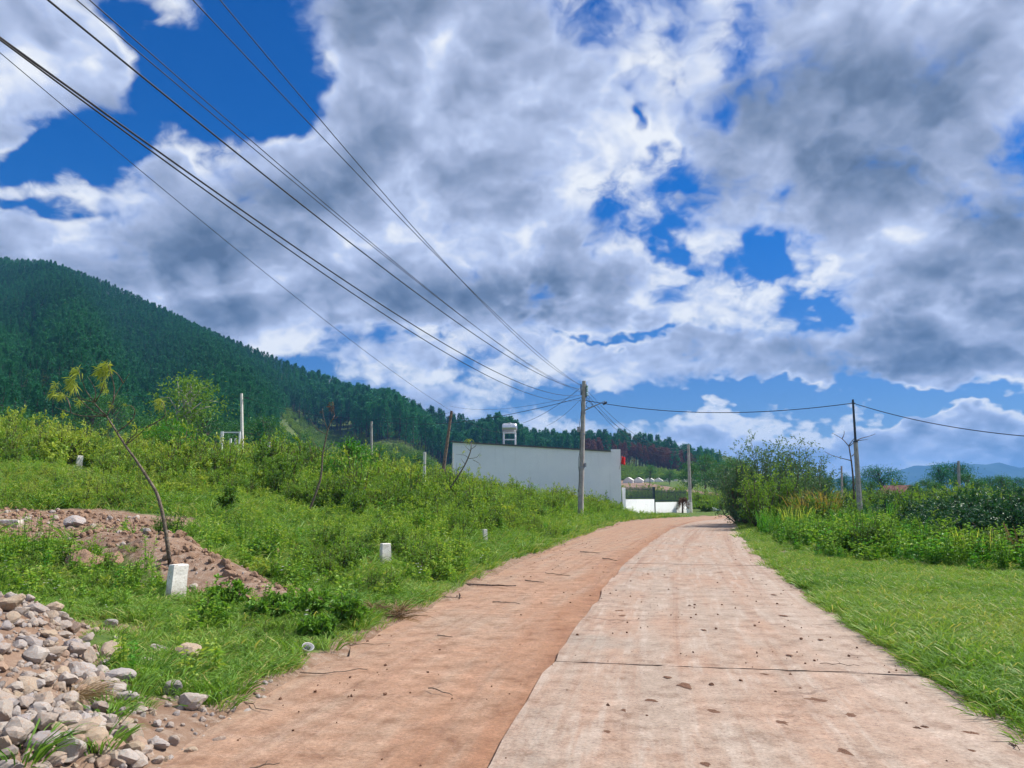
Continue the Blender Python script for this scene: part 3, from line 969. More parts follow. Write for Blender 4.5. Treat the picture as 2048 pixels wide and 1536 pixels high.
def herb(h, stems, per, leafL, leafW, m_, name="weed", flowers=0, lean=.35):
    """Upright weed: stems with leaves up their length."""
    mb = MB(); st = MB()
    for _ in range(stems):
        a = R.uniform(0, 2 * math.pi); ln = R.uniform(.1, 1) * lean; hh = h * R.uniform(.65, 1.1)
        t = np.linspace(0, 1, 5)
        o = np.array([R.normal() * .04, R.normal() * .04, 0])
        P = o + np.stack([np.cos(a) * ln * hh * t ** 1.5, np.sin(a) * ln * hh * t ** 1.5, hh * t], 1)
        mb.tube(P, np.linspace(.007, .003, 5), 3, .15, False)
        k = per
        u = R.uniform(.12, 1, k)
        pp = np.stack([np.interp(u, t, P[:, q]) for q in range(3)], 1)
        an = R.uniform(0, 2 * math.pi, k)
        d = np.stack([np.cos(an), np.sin(an), R.normal(.25, .35, k)], 1)
        nrm = np.stack([-np.cos(an) * .3, -np.sin(an) * .3, np.ones(k)], 1) + R.normal(size=(k, 3)) * .35
        sz = R.uniform(.55, 1.15, k) * (1.1 - .45 * u)
        mb.leaves(pp, d, nrm, leafL * sz, leafW * sz, R.uniform(.05, .7, k) + .35 * u, droop=.12)
        if flowers and R.uniform() < .6:
            c = P[-1]
            m5 = 6
            an = np.arange(m5) * 2 * math.pi / m5 + R.uniform()
            st.leaves(np.repeat(c[None], m5, 0), np.stack([np.cos(an), np.sin(an), np.full(m5, .3)], 1), np.tile([0, 0, 1.0], (m5, 1)), .022, .018)
    if flowers and st.n:
        for V, a_, t_ in zip(st.v, st.a, st.t):
            pass
        off = mb.n
        mb.v += st.v; mb.a += st.a; mb.t += [t_ + off for t_ in st.t]; mb.tm += [np.ones(len(t_)) for t_ in st.t]; mb.n += st.n
        return mb.mesh(name, [m_, M_petal])
    return mb.mesh(name, m_)


def bush_parts(h, w, stems, per, leafL, leafW, arch=.5, top=1.0, seed=0, bare=.15):
    """Branching bush: returns (stem builder, leaf builder)."""
    st, lf = MB(), MB()
    for s_ in range(stems):
        a = R.uniform(0, 2 * math.pi); rr = w * .5 * math.sqrt(R.uniform(.02, 1)); hh = h * R.uniform(.55, 1.05) * (1 - .35 * (rr / (w * .5)) ** 2)
        t = np.linspace(0, 1, 6)
        P = np.stack([np.cos(a) * rr * t ** .8, np.sin(a) * rr * t ** .8, hh * (t - arch * .25 * t ** 3 * (rr / (w * .5)))], 1)
        P[1:] += np.cumsum(R.normal(size=(5, 3)) * .025 * h, 0)
        P[:, 2] = np.maximum(P[:, 2], 0)
        st.tube(P, np.linspace(.012 * h + .003, .003, 6), 4, .5, False)
        tw = max(2, int(per / 12))
        cen = R.uniform(bare, 1, tw)
        for c in cen:                               # side twigs carry the leaves, so the bush has clumps and gaps
            b0 = np.array([np.interp(c, t, P[:, q]) for q in range(3)])
            dv = rdir(1, .35)[0]; ln = h * R.uniform(.10, .26)
            k = 12
            u = R.uniform(.1, 1, k)
            pp = b0 + dv * (u * ln)[:, None] + R.normal(size=(k, 3)) * .015 * h
            d = unit(dv + R.normal(size=(k, 3)) * .8)
            nrm = R.normal(size=(k, 3)) * .6 + [0, 0, 1.0]
            sz = R.uniform(.6, 1.2, k)
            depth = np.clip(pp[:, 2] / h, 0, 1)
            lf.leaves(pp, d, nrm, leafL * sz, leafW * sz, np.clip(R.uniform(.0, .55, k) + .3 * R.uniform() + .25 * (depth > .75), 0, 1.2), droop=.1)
    return st, lf


def bush_mesh(name, *a, m_=None, **k):
    st, lf = bush_parts(*a, **k)
    off = lf.n
    lf.v += st.v; lf.a += st.a; lf.q += [q + off for q in st.q]; lf.qm += [np.ones(len(q)) for q in st.q]; lf.n += st.n
    return lf.mesh(name, [m_ or M_shrub, M_stem])


GR_FINE = [grass_clump(55, .16, .12, .0085, .9, dry=.16), grass_clump(46, .15, .16, .0095, 1.1, dry=.14), grass_clump(64, .18, .09, .008, .7, dry=.2), grass_clump(34, .12, .22, .012, 1.0, 1.8)]
GR_COARSE = [grass_clump(46, .26, .20, .016, .9), grass_clump(46, .26, .28, .018, 1.0), grass_clump(40, .28, .15, .016, .8), grass_clump(30, .2, .42, .018, .9, 1.8)]
HERBS = [herb(.35, 5, 11, .075, .034, M_weed), herb(.55, 6, 12, .14, .07, M_weed), herb(.28, 8, 9, .06, .032, M_weed),
         herb(.75, 6, 18, .11, .045, M_weed, lean=.25), herb(.30, 7, 9, .06, .03, M_weed, flowers=1), herb(.45, 4, 10, .12, .07, M_bright)]
BUSHES = [bush_mesh("bush", 1.0, 1.3, 26, 40, .085, .040), bush_mesh("bush", 1.35, 1.2, 24, 44, .10, .045),
          bush_mesh("bush", .9, 1.3, 22, 36, .14, .075), bush_mesh("bush", 1.6, 1.1, 20, 52, .11, .045)]


# ------------------------------------------------------------------ grass, weeds, thicket
def uniform_pts(n, x0, x1, y0, y1):
    return R.uniform(x0, x1, n), R.uniform(y0, y1, n)


def in_view(x, y, m=.12):
    return (y > .5) & (np.abs(x) < (.665 + m) * y + 2.4)


BUSH_EDGE = np.array([(13.9, 46), (12.2, 38), (9.9, 27), (9.5, 21), (10.3, 17.8), (12.6, 16.4), (22, 15.5), (40, 15)], float)


def right_thicket(x, y):
    """Distance into the thicket on the right (positive inside)."""
    P = np.stack([np.atleast_1d(x), np.atleast_1d(y)], 1)
    best = np.full(len(P), 1e9); sgn = np.ones(len(P))
    for a, b in zip(BUSH_EDGE[:-1], BUSH_EDGE[1:]):
        e = b - a
        t = np.clip(((P - a) @ e) / (e @ e), 0, 1)
        q = a + t[:, None] * e
        dist = np.linalg.norm(P - q, axis=1)
        cr = e[0] * (P[:, 1] - a[1]) - e[1] * (P[:, 0] - a[0])
        upd = dist < best
        best = np.where(upd, dist, best); sgn = np.where(upd, np.sign(cr), sgn)
    return best * sgn


def left_bushiness(x, y):
    """How thick and tall the growth is on the left bank: 0 grass .. 1 thicket."""
    dl, dr = lateral(x, y)
    az = np.arctan2(x, np.maximum(y, .1))
    start = np.interp(az, [-.6, -.45, -.30, -.20, -.1, 0.02, .1], [29, 28, 27, 25, 21, 23, 25])
    b = sst(y, start - 1.5, start + 5) * sst(dl, .9, 3.2)
    return b * (.75 + .5 * (vnoise(x * .22, y * .22, 61) - .5))


def lay_vegetation():
    # short turf near the camera: fine blades
    x, y = uniform_pts(96000, -16, 16, 2.2, 15.5)
    dl, dr = lateral(x, y); di = dirt_at(x, y)
    keep = in_view(x, y) & ((dl > -.05) | (dr > -.05)) & (R.uniform(size=len(x)) > di * 1.55) & (R.uniform(size=len(x)) < np.where(dr > 0, .40 + .5 * sst(vnoise(x * .9, y * .9, 77), .25, .5), .20 + .5 * sst(vnoise(x * .8, y * .8, 71), .2, .6)))
    edge = np.minimum(np.where(dl > -1, dl, 9), np.where(dr > -1, dr, 9))
    x, y, dl, dr = x[keep], y[keep], dl[keep], dr[keep]
    lush = vnoise(x * .8, y * .8, 71)
    n = len(x)
    tall = (dr < 0) & (lush > .52)
    idx = np.where(tall, R.choice([1, 0, 3], n), R.choice([0, 1, 2], n, p=[.45, .2, .35]))
    scl = np.where(dr > 0, .60 + .35 * vnoise(x * .5, y * .5, 73), .60 + .60 * lush) * R.uniform(.7, 1.25, n)
    tint = np.where(dr > 0, -.06 + .40 * vnoise(x * .35, y * .35, 72) + .35 * np.maximum(vnoise(x * 1.2, y * 1.2, 76) - .55, 0), -.02 + .42 * vnoise(x * .6, y * .6, 74)) - .05
    scatter("grass", "short green grass on the verges either side of the road", "grass", GR_FINE, np.stack([x, y, height(x, y) - .004], 1),
            R.uniform(0, 6.28, n), scl, idx, tint)
    # turf further off: coarser blades
    x, y = uniform_pts(150000, -50, 24, 14.5, 62)
    dl, dr = lateral(x, y); di = dirt_at(x, y)
    rt = right_thicket(x, y); lb = left_bushiness(x, y)
    far_keep = np.interp(y, [15, 30, 60], [1.0, .55, .3])
    keep = in_view(x, y) & ((dl > -.02) | (dr > -.02)) & (R.uniform(size=len(x)) > di * 1.6) & (rt < .8) & (lb < .75) & (R.uniform(size=len(x)) < far_keep * .62)
    x, y, dl, dr, rt = x[keep], y[keep], dl[keep], dr[keep], rt[keep]
    n = len(x)
    lush = vnoise(x * .4, y * .4, 75)
    idx = np.where(dr > 0, R.choice([0, 2], n), R.choice([0, 1, 2, 3], n, p=[.35, .35, .15, .15]))
    scl = np.where(dr > 0, .50 + .3 * lush + .5 * sst(rt, -1.5, 0), .7 + .6 * lush) * R.uniform(.75, 1.25, n)
    tint = np.where(dr > 0, .04 + .35 * vnoise(x * .35, y * .35, 72) - .14 * sst(rt, -2.2, -.3), .10 + .35 * vnoise(x * .3, y * .3, 78) - .06)
    scatter("meadow_grass", "longer green grass on the bank and far verges", "grass", GR_COARSE, np.stack([x, y, height(x, y) - .01], 1),
            R.uniform(0, 6.28, n), scl, idx, tint)
    # weeds among the grass
    x, y = uniform_pts(64000, -45, 24, 5.5, 60)
    dl, dr = lateral(x, y); di = dirt_at(x, y)
    rt = right_thicket(x, y); lb = left_bushiness(x, y)
    pl = np.where(dl > .25, .22 + .60 * (vnoise(x * .55, y * .55, 81) > .55) * (vnoise(x * .2, y * .2, 82) > .3) + .45 * lb, 0)
    pr = np.where((dr > .9) & (rt > -3.0), .75 * sst(rt + 2.0 * (vnoise(x * .6, y * .6, 97) - .5), -2.0, .2), 0)
    pr = np.where(rt > 1.5, .35, pr)
    near = np.interp(y, [5, 12, 20], [.55, .85, 1.0])
    keep = in_view(x, y) & (R.uniform(size=len(x)) < (pl + pr) * near) & (di < .35)
    x, y, dl, dr, lb, rt = x[keep], y[keep], dl[keep], dr[keep], lb[keep], rt[keep]
    n = len(x)
    idx = np.where(dr > 0, R.choice([0, 2, 4, 4, 1], n), R.choice([0, 1, 2, 3, 5, 4], n, p=[.28, .26, .22, .14, .06, .04]))
    scl = R.uniform(.6, 1.25, n) * np.where(dl > 0, .80 + .55 * lb, .8 + .4 * sst(rt, -2, 0)) * np.interp(y, [5, 14], [.6, 1.0])
    tint = .10 + .45 * vnoise(x * .3, y * .3, 83) - np.where(dr > 0, .26, 0)
    scatter("weeds", "low leafy weeds and small white flowers in the grass", "weeds", HERBS, np.stack([x, y, height(x, y) - .01], 1),
            R.uniform(0, 6.28, n), scl, idx, tint)
    # thicket on the left bank
    x, y = uniform_pts(20000, -52, 14, 18, 62)
    dl, dr = lateral(x, y); lb = left_bushiness(x, y)
    keep = in_view(x, y) & (R.uniform(size=len(x)) < lb ** 1.3 * .50) & (dl > 1.2)
    keep &= ~((x > -8) & (y > 60))
    xf, yf = uniform_pts(7500, -30, 6, 7.5, 32)
    lf_, _ = lateral(xf, yf)
    kf = in_view(xf, yf) & (lf_ > .5) & (dirt_at(xf, yf) < .3) & (R.uniform(size=len(xf)) < .75 * sst(vnoise(xf * .45, yf * .45, 63), .48, .75) + .05 + .55 * (1 - sst(lf_, 2.2, 4.5)) * (yf < 19) * sst(vnoise(xf * .8, yf * .8, 64), .3, .55))
    x, y, dl, lb = np.concatenate([x[keep], xf[kf]]), np.concatenate([y[keep], yf[kf]]), np.concatenate([dl[keep], lf_[kf]]), np.concatenate([lb[keep], np.full(kf.sum(), -.22)])
    n = len(x)
    idx = R.choice([0, 1, 2, 3], n, p=[.32, .26, .26, .16])
    scl = np.where(lb < -.1, .22 + .02 * np.clip(y - 8, 0, 16), .48 + .80 * lb) * R.uniform(.7, 1.3, n) * np.interp(dl, [1, 4], [.8, 1]) * (1 - .32 * sst(x, -9, -3) * sst(y, 26, 36)) * (.42 + 1.1 * vnoise(x * .33, y * .33, 84)) * R.uniform(.8, 1.2, n)
    tint = .10 + .60 * (vnoise(x * .16, y * .16, 85) - .25) + .22 * sst(-x, 5, 20) - .22 * (lb < -.1) * (y < 20) + R.normal(size=n) * .13 + .25 * (vnoise(x * .7, y * .7, 98) - .5)
    scatter("undergrowth", "thick green undergrowth covering the left bank", "undergrowth", BUSHES, np.stack([x, y, height(x, y) - .04], 1),
            R.uniform(0, 6.28, n), scl, idx, tint)
    # thicket on the right of the road
    x, y = uniform_pts(9000, 8, 60, 15, 75)
    rt = right_thicket(x, y) + 2.2 * (vnoise(x * .55, y * .55, 96) - .55)
    keep = in_view(x, y) & (rt > -.1) & (lateral(x, y)[1] > 1.3) & (R.uniform(size=len(x)) < np.interp(rt, [0, 2, 12], [.75, .55, .4]))
    x, y, rt = x[keep], y[keep], rt[keep]
    n = len(x)
    idx = R.choice([0, 1, 2, 3], n, p=[.3, .25, .3, .15])
    scl = np.interp(rt, [0, 1.5, 6, 20], [.5, .85, 1.05, 1.3]) * R.uniform(.65, 1.2, n) * (.40 + 1.15 * vnoise(x * .42, y * .42, 89) ** 1.3) * np.where(y < 27, np.interp(x, [10.5, 13.5], [1, .5]), 1)
    tint = -.28 + .62 * (vnoise(x * .3, y * .3, 86) - .15)
    scatter("roadside_thicket", "tangle of dark green bushes along the right of the road", "thicket", BUSHES, np.stack([x, y, height(x, y) - .04], 1),
            R.uniform(0, 6.28, n), scl, idx, tint)
    # overgrown land beyond the bend
    x, y = uniform_pts(16000, -80, 130, 66, 190)
    az = np.arctan2(x, y)
    dl, dr = lateral(x, y)
    keep = in_view(x, y) & (np.abs(az) < .72) & (R.uniform(size=len(x)) < .50) & ~((y < 84) & (x > 13) & (np.abs(dl) < 4.5)) & ~((y < 84) & (dr > -5) & (dr < 1))
    keep &= ~((x > -9) & (x < 13) & (y < 80))
    keep &= ~((az > azel(1225, 950)[0]) & (az < azel(1490, 950)[0]) & (y > 118))
    x, y = x[keep], y[keep]
    n = len(x)
    xa, ya = uniform_pts(16000, -150, 130, 180, 400)
    ra, aa = np.hypot(xa, ya), np.arctan2(xa, ya)
    ka = (aa > azel(540, 850)[0]) & (aa < azel(1500, 900)[0]) & (ra < 392) & ~((aa > azel(1225, 950)[0]) & (ra < 290)) & (vnoise(xa * .04, ya * .04, 88) > .42)
    x, y = np.concatenate([x, xa[ka]]), np.concatenate([y, ya[ka]]); n = len(x)
    scatter("field_growth", "green scrub over the fields beyond the bend", "scrub", BUSHES, np.stack([x, y, height(x, y) - .05], 1),
            R.uniform(0, 6.28, n), R.uniform(.9, 2.0, n) * np.where(y > 180, 1.25, 1), R.choice([0, 1, 2, 3], n), .02 + .45 * (vnoise(x * .06, y * .06, 87) - .25))


lay_vegetation()


# ------------------------------------------------------------------ distant mountains
def build_mountains():
    px = np.array([1300, 1500, 1650, 1780, 1830, 1870, 1920, 1960, 2010, 2048, 2150, 2300, 2500, 2800], float)
    vt = np.array([985, 972, 962, 941, 932, 927, 922, 927, 929, 932, 925, 912, 920, 945], float)
    Y = 3600.0
    xs = np.linspace(px[0], px[-1], 160)
    top = np.interp(xs, px, vt) + (vnoise(xs * .03, xs * 0, 51) - .5) * 7 + (vnoise(xs * .11, xs * 0, 52) - .5) * 3
    mb = MB(); rows = []
    for k, t in enumerate(np.linspace(0, 1, 14)):
        P = np.array([at(u, v, Y) for u, v in zip(xs, top)])
        zz = P[:, 2] * t ** .8 + (vnoise(xs * .05, np.full_like(xs, k * .6), 53) - .5) * 40 * t * (1 - t)
        rows.append(np.stack([P[:, 0], P[:, 1] - 700 * (1 - t), zz - 12 * (1 - t)], 1))
    back = rows[-1].copy(); back[:, 1] += 900; back[:, 2] = -12; rows.append(back)
    V = np.concatenate(rows); n = len(xs)
    i = np.arange(len(rows) - 1)[:, None] * n; j = np.arange(n - 1)[None]
    mb.add(V, quads=np.stack([i + j, i + j + 1, i + n + j + 1, i + n + j], -1).reshape(-1, 4))
    o = mb.build("mountains", surf("far_forest_slope", mottled((0.028, 0.055, 0.045), (0.050, 0.085, 0.060), .006, 6), .95, .05), smooth=True)
    tag(o, kind="structure")


build_mountains()


# ------------------------------------------------------------------ pines
def pine_builders(h, rad, clumps, base=.38, per=7, narrow=.75):
    tr, cr = MB(), MB()
    t = np.linspace(0, 1, 6)
    wob = np.cumsum(R.normal(size=(6, 2)) * .08, 0)
    P = np.stack([wob[:, 0], wob[:, 1], h * .97 * t], 1)
    tr.tube(P, np.linspace(.21, .04, 6) * h / 17, 6, .5, False)
    u = base + (1 - base) * R.uniform(0, 1, clumps) ** .85
    prof = rad * ((1 - u) / (1 - base)) ** narrow * (0.55 + .45 * sst(u, base, base + .12)) + .25
    a = R.uniform(0, 2 * math.pi, clumps); rr = prof * np.sqrt(R.uniform(.25, 1.0, clumps))
    C = np.stack([np.cos(a) * rr, np.sin(a) * rr, u * h + R.normal(size=clumps) * .25], 1)
    C[:, :2] += np.stack([np.interp(u, t, wob[:, q]) for q in range(2)], 1)
    K = clumps * per
    p = np.repeat(C, per, 0) + R.normal(size=(K, 3)) * .16
    d = unit(np.repeat(np.stack([np.cos(a), np.sin(a), np.full(clumps, .55)], 1), per, 0) + R.normal(size=(K, 3)) * .75)
    cl = np.repeat(R.uniform(0, .6, clumps), per)
    cr.leaves(p, d, R.normal(size=(K, 3)), R.uniform(.55, 1.1, K) * h / 17, R.uniform(.16, .34, K) * h / 17, np.clip(cl + R.uniform(0, .4, K), 0, 1), fold=.4)
    k2 = 26
    for q in range(k2):                                    # limbs
        c = C[R.integers(clumps)]
        tr.tube(np.array([[np.interp(c[2] / h - .04, t, wob[:, 0]), np.interp(c[2] / h - .04, t, wob[:, 1]), c[2] - .5], c]), [.045, .015], 3, .5, False)
    return tr, cr


PINES = []
for hh, rad, n_, bs, nw in ((17, 2.3, 130, .40, .75), (18.5, 2.0, 120, .46, .6), (15.5, 2.6, 130, .34, .85), (17, 2.1, 110, .52, .55),
                            (16, 3.0, 170, .14, .7), (15, 3.2, 170, .12, .6)):
    PINES.append(pine_builders(hh, rad, n_, bs, 7, nw))
PINE_TR = [p[0].mesh("trunk", M_pinebark) for p in PINES]
PINE_CR = [p[1].mesh("crown", M_pine) for p in PINES]
PINE_RED = [p[1].mesh("crown", M_redpine) for p in PINES]


def joined(a, b, name, mats):
    mb = MB()
    for src, mi in ((a, 0), (b, 1)):
        off = mb.n
        mb.v += src.v; mb.a += src.a
        mb.t += [t_ + off for t_ in src.t]; mb.tm += [np.full(len(t_), mi) for t_ in src.t]
        mb.q += [q + off for q in src.q]; mb.qm += [np.full(len(q), mi) for q in src.q]
        mb.n += src.n
    return mb.mesh(name, mats)


PINE_BOTH = [joined(c, t_, "pine", [M_pine, M_pinebark]) for t_, c in PINES]
PINE_BOTH_RED = [joined(c, t_, "red_pine", [M_redpine, M_pinebark]) for t_, c in PINES]


def one_tree(name, loc, rz, sc, tr, cr, label, cat, group):
    e = empty(name, loc, label, cat, group, rz)
    e.scale = (sc, sc, sc)
    for nm, me in (("trunk", tr), ("crown", cr)):
        o = bpy.data.objects.new(nm, me); COL.objects.link(o); o.parent = e
    return e


def build_forest():
    g = 3.1
    X, Y = np.meshgrid(np.arange(-560, 190, g), np.arange(90, 640, g))
    X = X.ravel() + R.uniform(-.45, .45, X.size) * g; Y = Y.ravel() + R.uniform(-.45, .45, Y.size) * g
    s, D, r, az = hill_s(X, Y)
    pxx = [-300, 0, 300, 480, 545, 575, 690, 730, 820, 900, 1040, 1250, 1400, 1470]
    rf = np.interp(az, [azel(p, 850)[0] for p in pxx], [135, 140, 150, 165, 210, 385, 385, 335, 325, 335, 365, 388, 392, 420])
    keep = (r > rf) & (r < D + 7) & (az > azel(-160, 800)[0]) & (az < azel(1462, 900)[0]) & (R.uniform(size=len(X)) < np.where(az < azel(600, 800)[0], .97, .74))
    keep &= vnoise(X * .022, Y * .022, 91) + .4 * vnoise(X * .06, Y * .06, 92) < 1.12
    keep &= ~((az > azel(690, 800)[0]) & (az < azel(900, 800)[0]) & (R.uniform(size=len(X)) < .25))
    X, Y, r, az, rf = X[keep], Y[keep], r[keep], az[keep], rf[keep]
    order = np.argsort(r - rf + (r - 140) * .35)          # front rows first
    X, Y, r, az, rf = X[order], Y[order], r[order], az[order], rf[order]
    Z = height(X, Y) - .3
    n = len(X)
    idx = np.where(az < azel(575, 800)[0], R.choice([4, 5, 4, 5, 0, 2], n), R.integers(0, 4, n)); rz = R.uniform(0, 6.28, n)
    edge = sst(az, azel(1330, 900)[0], azel(1462, 900)[0])
    lft = 1 - sst(az, azel(540, 800)[0], azel(680, 800)[0])
    sc = R.uniform(.88, 1.05, n) * (1 - .52 * lft)
    red = (az > azel(1165, 900)[0]) & (az < azel(1395, 900)[0]) & (r < rf + 34) & (R.uniform(size=n) < .85)
    sc = np.where(red, sc * .72, sc)
    ri = np.where(red)[0]
    pick = np.concatenate([np.where(~red)[0][:250], ri[:50]])
    rest = np.setdiff1d(np.arange(n), pick)
    for k in pick:
        if red[k]:
            one_tree("pine_tree", (X[k], Y[k], Z[k]), rz[k], sc[k], PINE_TR[idx[k]], PINE_RED[idx[k]],
                     "reddish-brown dying pine at the foot of the wooded ridge", "pine tree", "dying pines below the ridge")
        else:
            lab = "tall straight pine in the front rows of the hillside forest"
            one_tree("pine_tree", (X[k], Y[k], Z[k]), rz[k], sc[k], PINE_TR[idx[k]], PINE_CR[idx[k]], lab, "pine tree", "pines at the front of the hillside forest")
    q = rest
    tint = -.05 + .50 * (vnoise(X * .018, Y * .018, 93) - .3) + .25 * (R.uniform(size=n) - .5)
    scatter("pine_forest", "dense dark pine forest covering the hill", "forest", PINE_BOTH + PINE_BOTH_RED, np.stack([X, Y, Z], 1)[q], rz[q], sc[q],
            np.where(red, idx + 6, idx)[q], tint[q])


build_forest()


# ------------------------------------------------------------------ broadleaf trees
def tree_builders(h, w, clumps, per, leafL, leafW, base=.3, stems=1, flat=0.0, lean=0.0):
    tr, cr = MB(), MB()
    tops = []
    for s_ in range(stems):
        a0 = R.uniform(0, 6.28); l0 = (.12 if stems > 1 else .04) * h + lean * h
        t = np.linspace(0, 1, 6)
        P = np.stack([np.cos(a0) * l0 * t ** 1.3, np.sin(a0) * l0 * t ** 1.3, h * .88 * t], 1)
        P[1:, :2] += np.cumsum(R.normal(size=(5, 2)) * .012 * h, 0)
        tr.tube(P, np.linspace(.020, .005, 6) * h / math.sqrt(stems), 6, .5, False)
        tops.append((t, P))
    for c in range(clumps):
        t, P = tops[R.integers(len(tops))]
        u = base + (1 - base) * R.uniform() ** .8
        prof = math.sin(math.pi * min(1, max(0.02, (u - base) / (1.06 - base))) ** (.75 + flat)) * w * .5
        a = R.uniform(0, 6.28); rr = prof * math.sqrt(R.uniform(.15, 1))
        b0 = np.array([np.interp(u * .9, t, P[:, q]) for q in range(3)])
        C = b0 + [math.cos(a) * rr, math.sin(a) * rr, h * R.uniform(.0, .12)]
        mid = (b0 + C) * .5 + [0, 0, .02 * h]
        b1 = np.array([np.interp(max(0, u * .9 - .12), t, P[:, q]) for q in range(3)])
        tr.tube(np.array([b1, mid, C]), [.007 * h, .004 * h, .0015 * h], 4, .5, False)
        cs = h * R.uniform(.045, .095)
        k = per
        p = C + R.normal(size=(k, 3)) * cs * [1, 1, .62]
        d = unit(R.normal(size=(k, 3)) + unit(p - C) * .8)
        cr.leaves(p, d, R.normal(size=(k, 3)) * .6 + [0, 0, 1], leafL * R.uniform(.6, 1.2, k), leafW * R.uniform(.6, 1.2, k),
                  np.clip(R.uniform(0, .5) + R.uniform(0, .5, k), 0, 1.1), droop=.15)
    return tr, cr


TREES = [tree_builders(8, 6.5, 60, 42, .34, .17), tree_builders(9, 5.5, 56, 42, .34, .16, .35), tree_builders(6.5, 6.5, 56, 40, .32, .17, .22, 2)]
TREE_TR = [a.mesh("trunk", M_bark) for a, b in TREES]
TREE_CR = [b.mesh("crown", M_broad) for a, b in TREES]
SPREAD = [tree_builders(9, 8.5, 46, 60, .42, .13, .45, 1, .6), tree_builders(10, 4.5, 46, 60, .40, .13, .28, 1, .2)]
SPREAD_TR = [a.mesh("trunk", M_pinebark) for a, b in SPREAD]
SPREAD_CR = [b.mesh("crown", M_pine) for a, b in SPREAD]


def ground_at(px, Y):
    x = (px - CX) / F_PX * Y / (math.cos(PITCH) - (CY - 990) / F_PX * math.sin(PITCH))
    return np.array([x, Y, float(height(x, Y))])


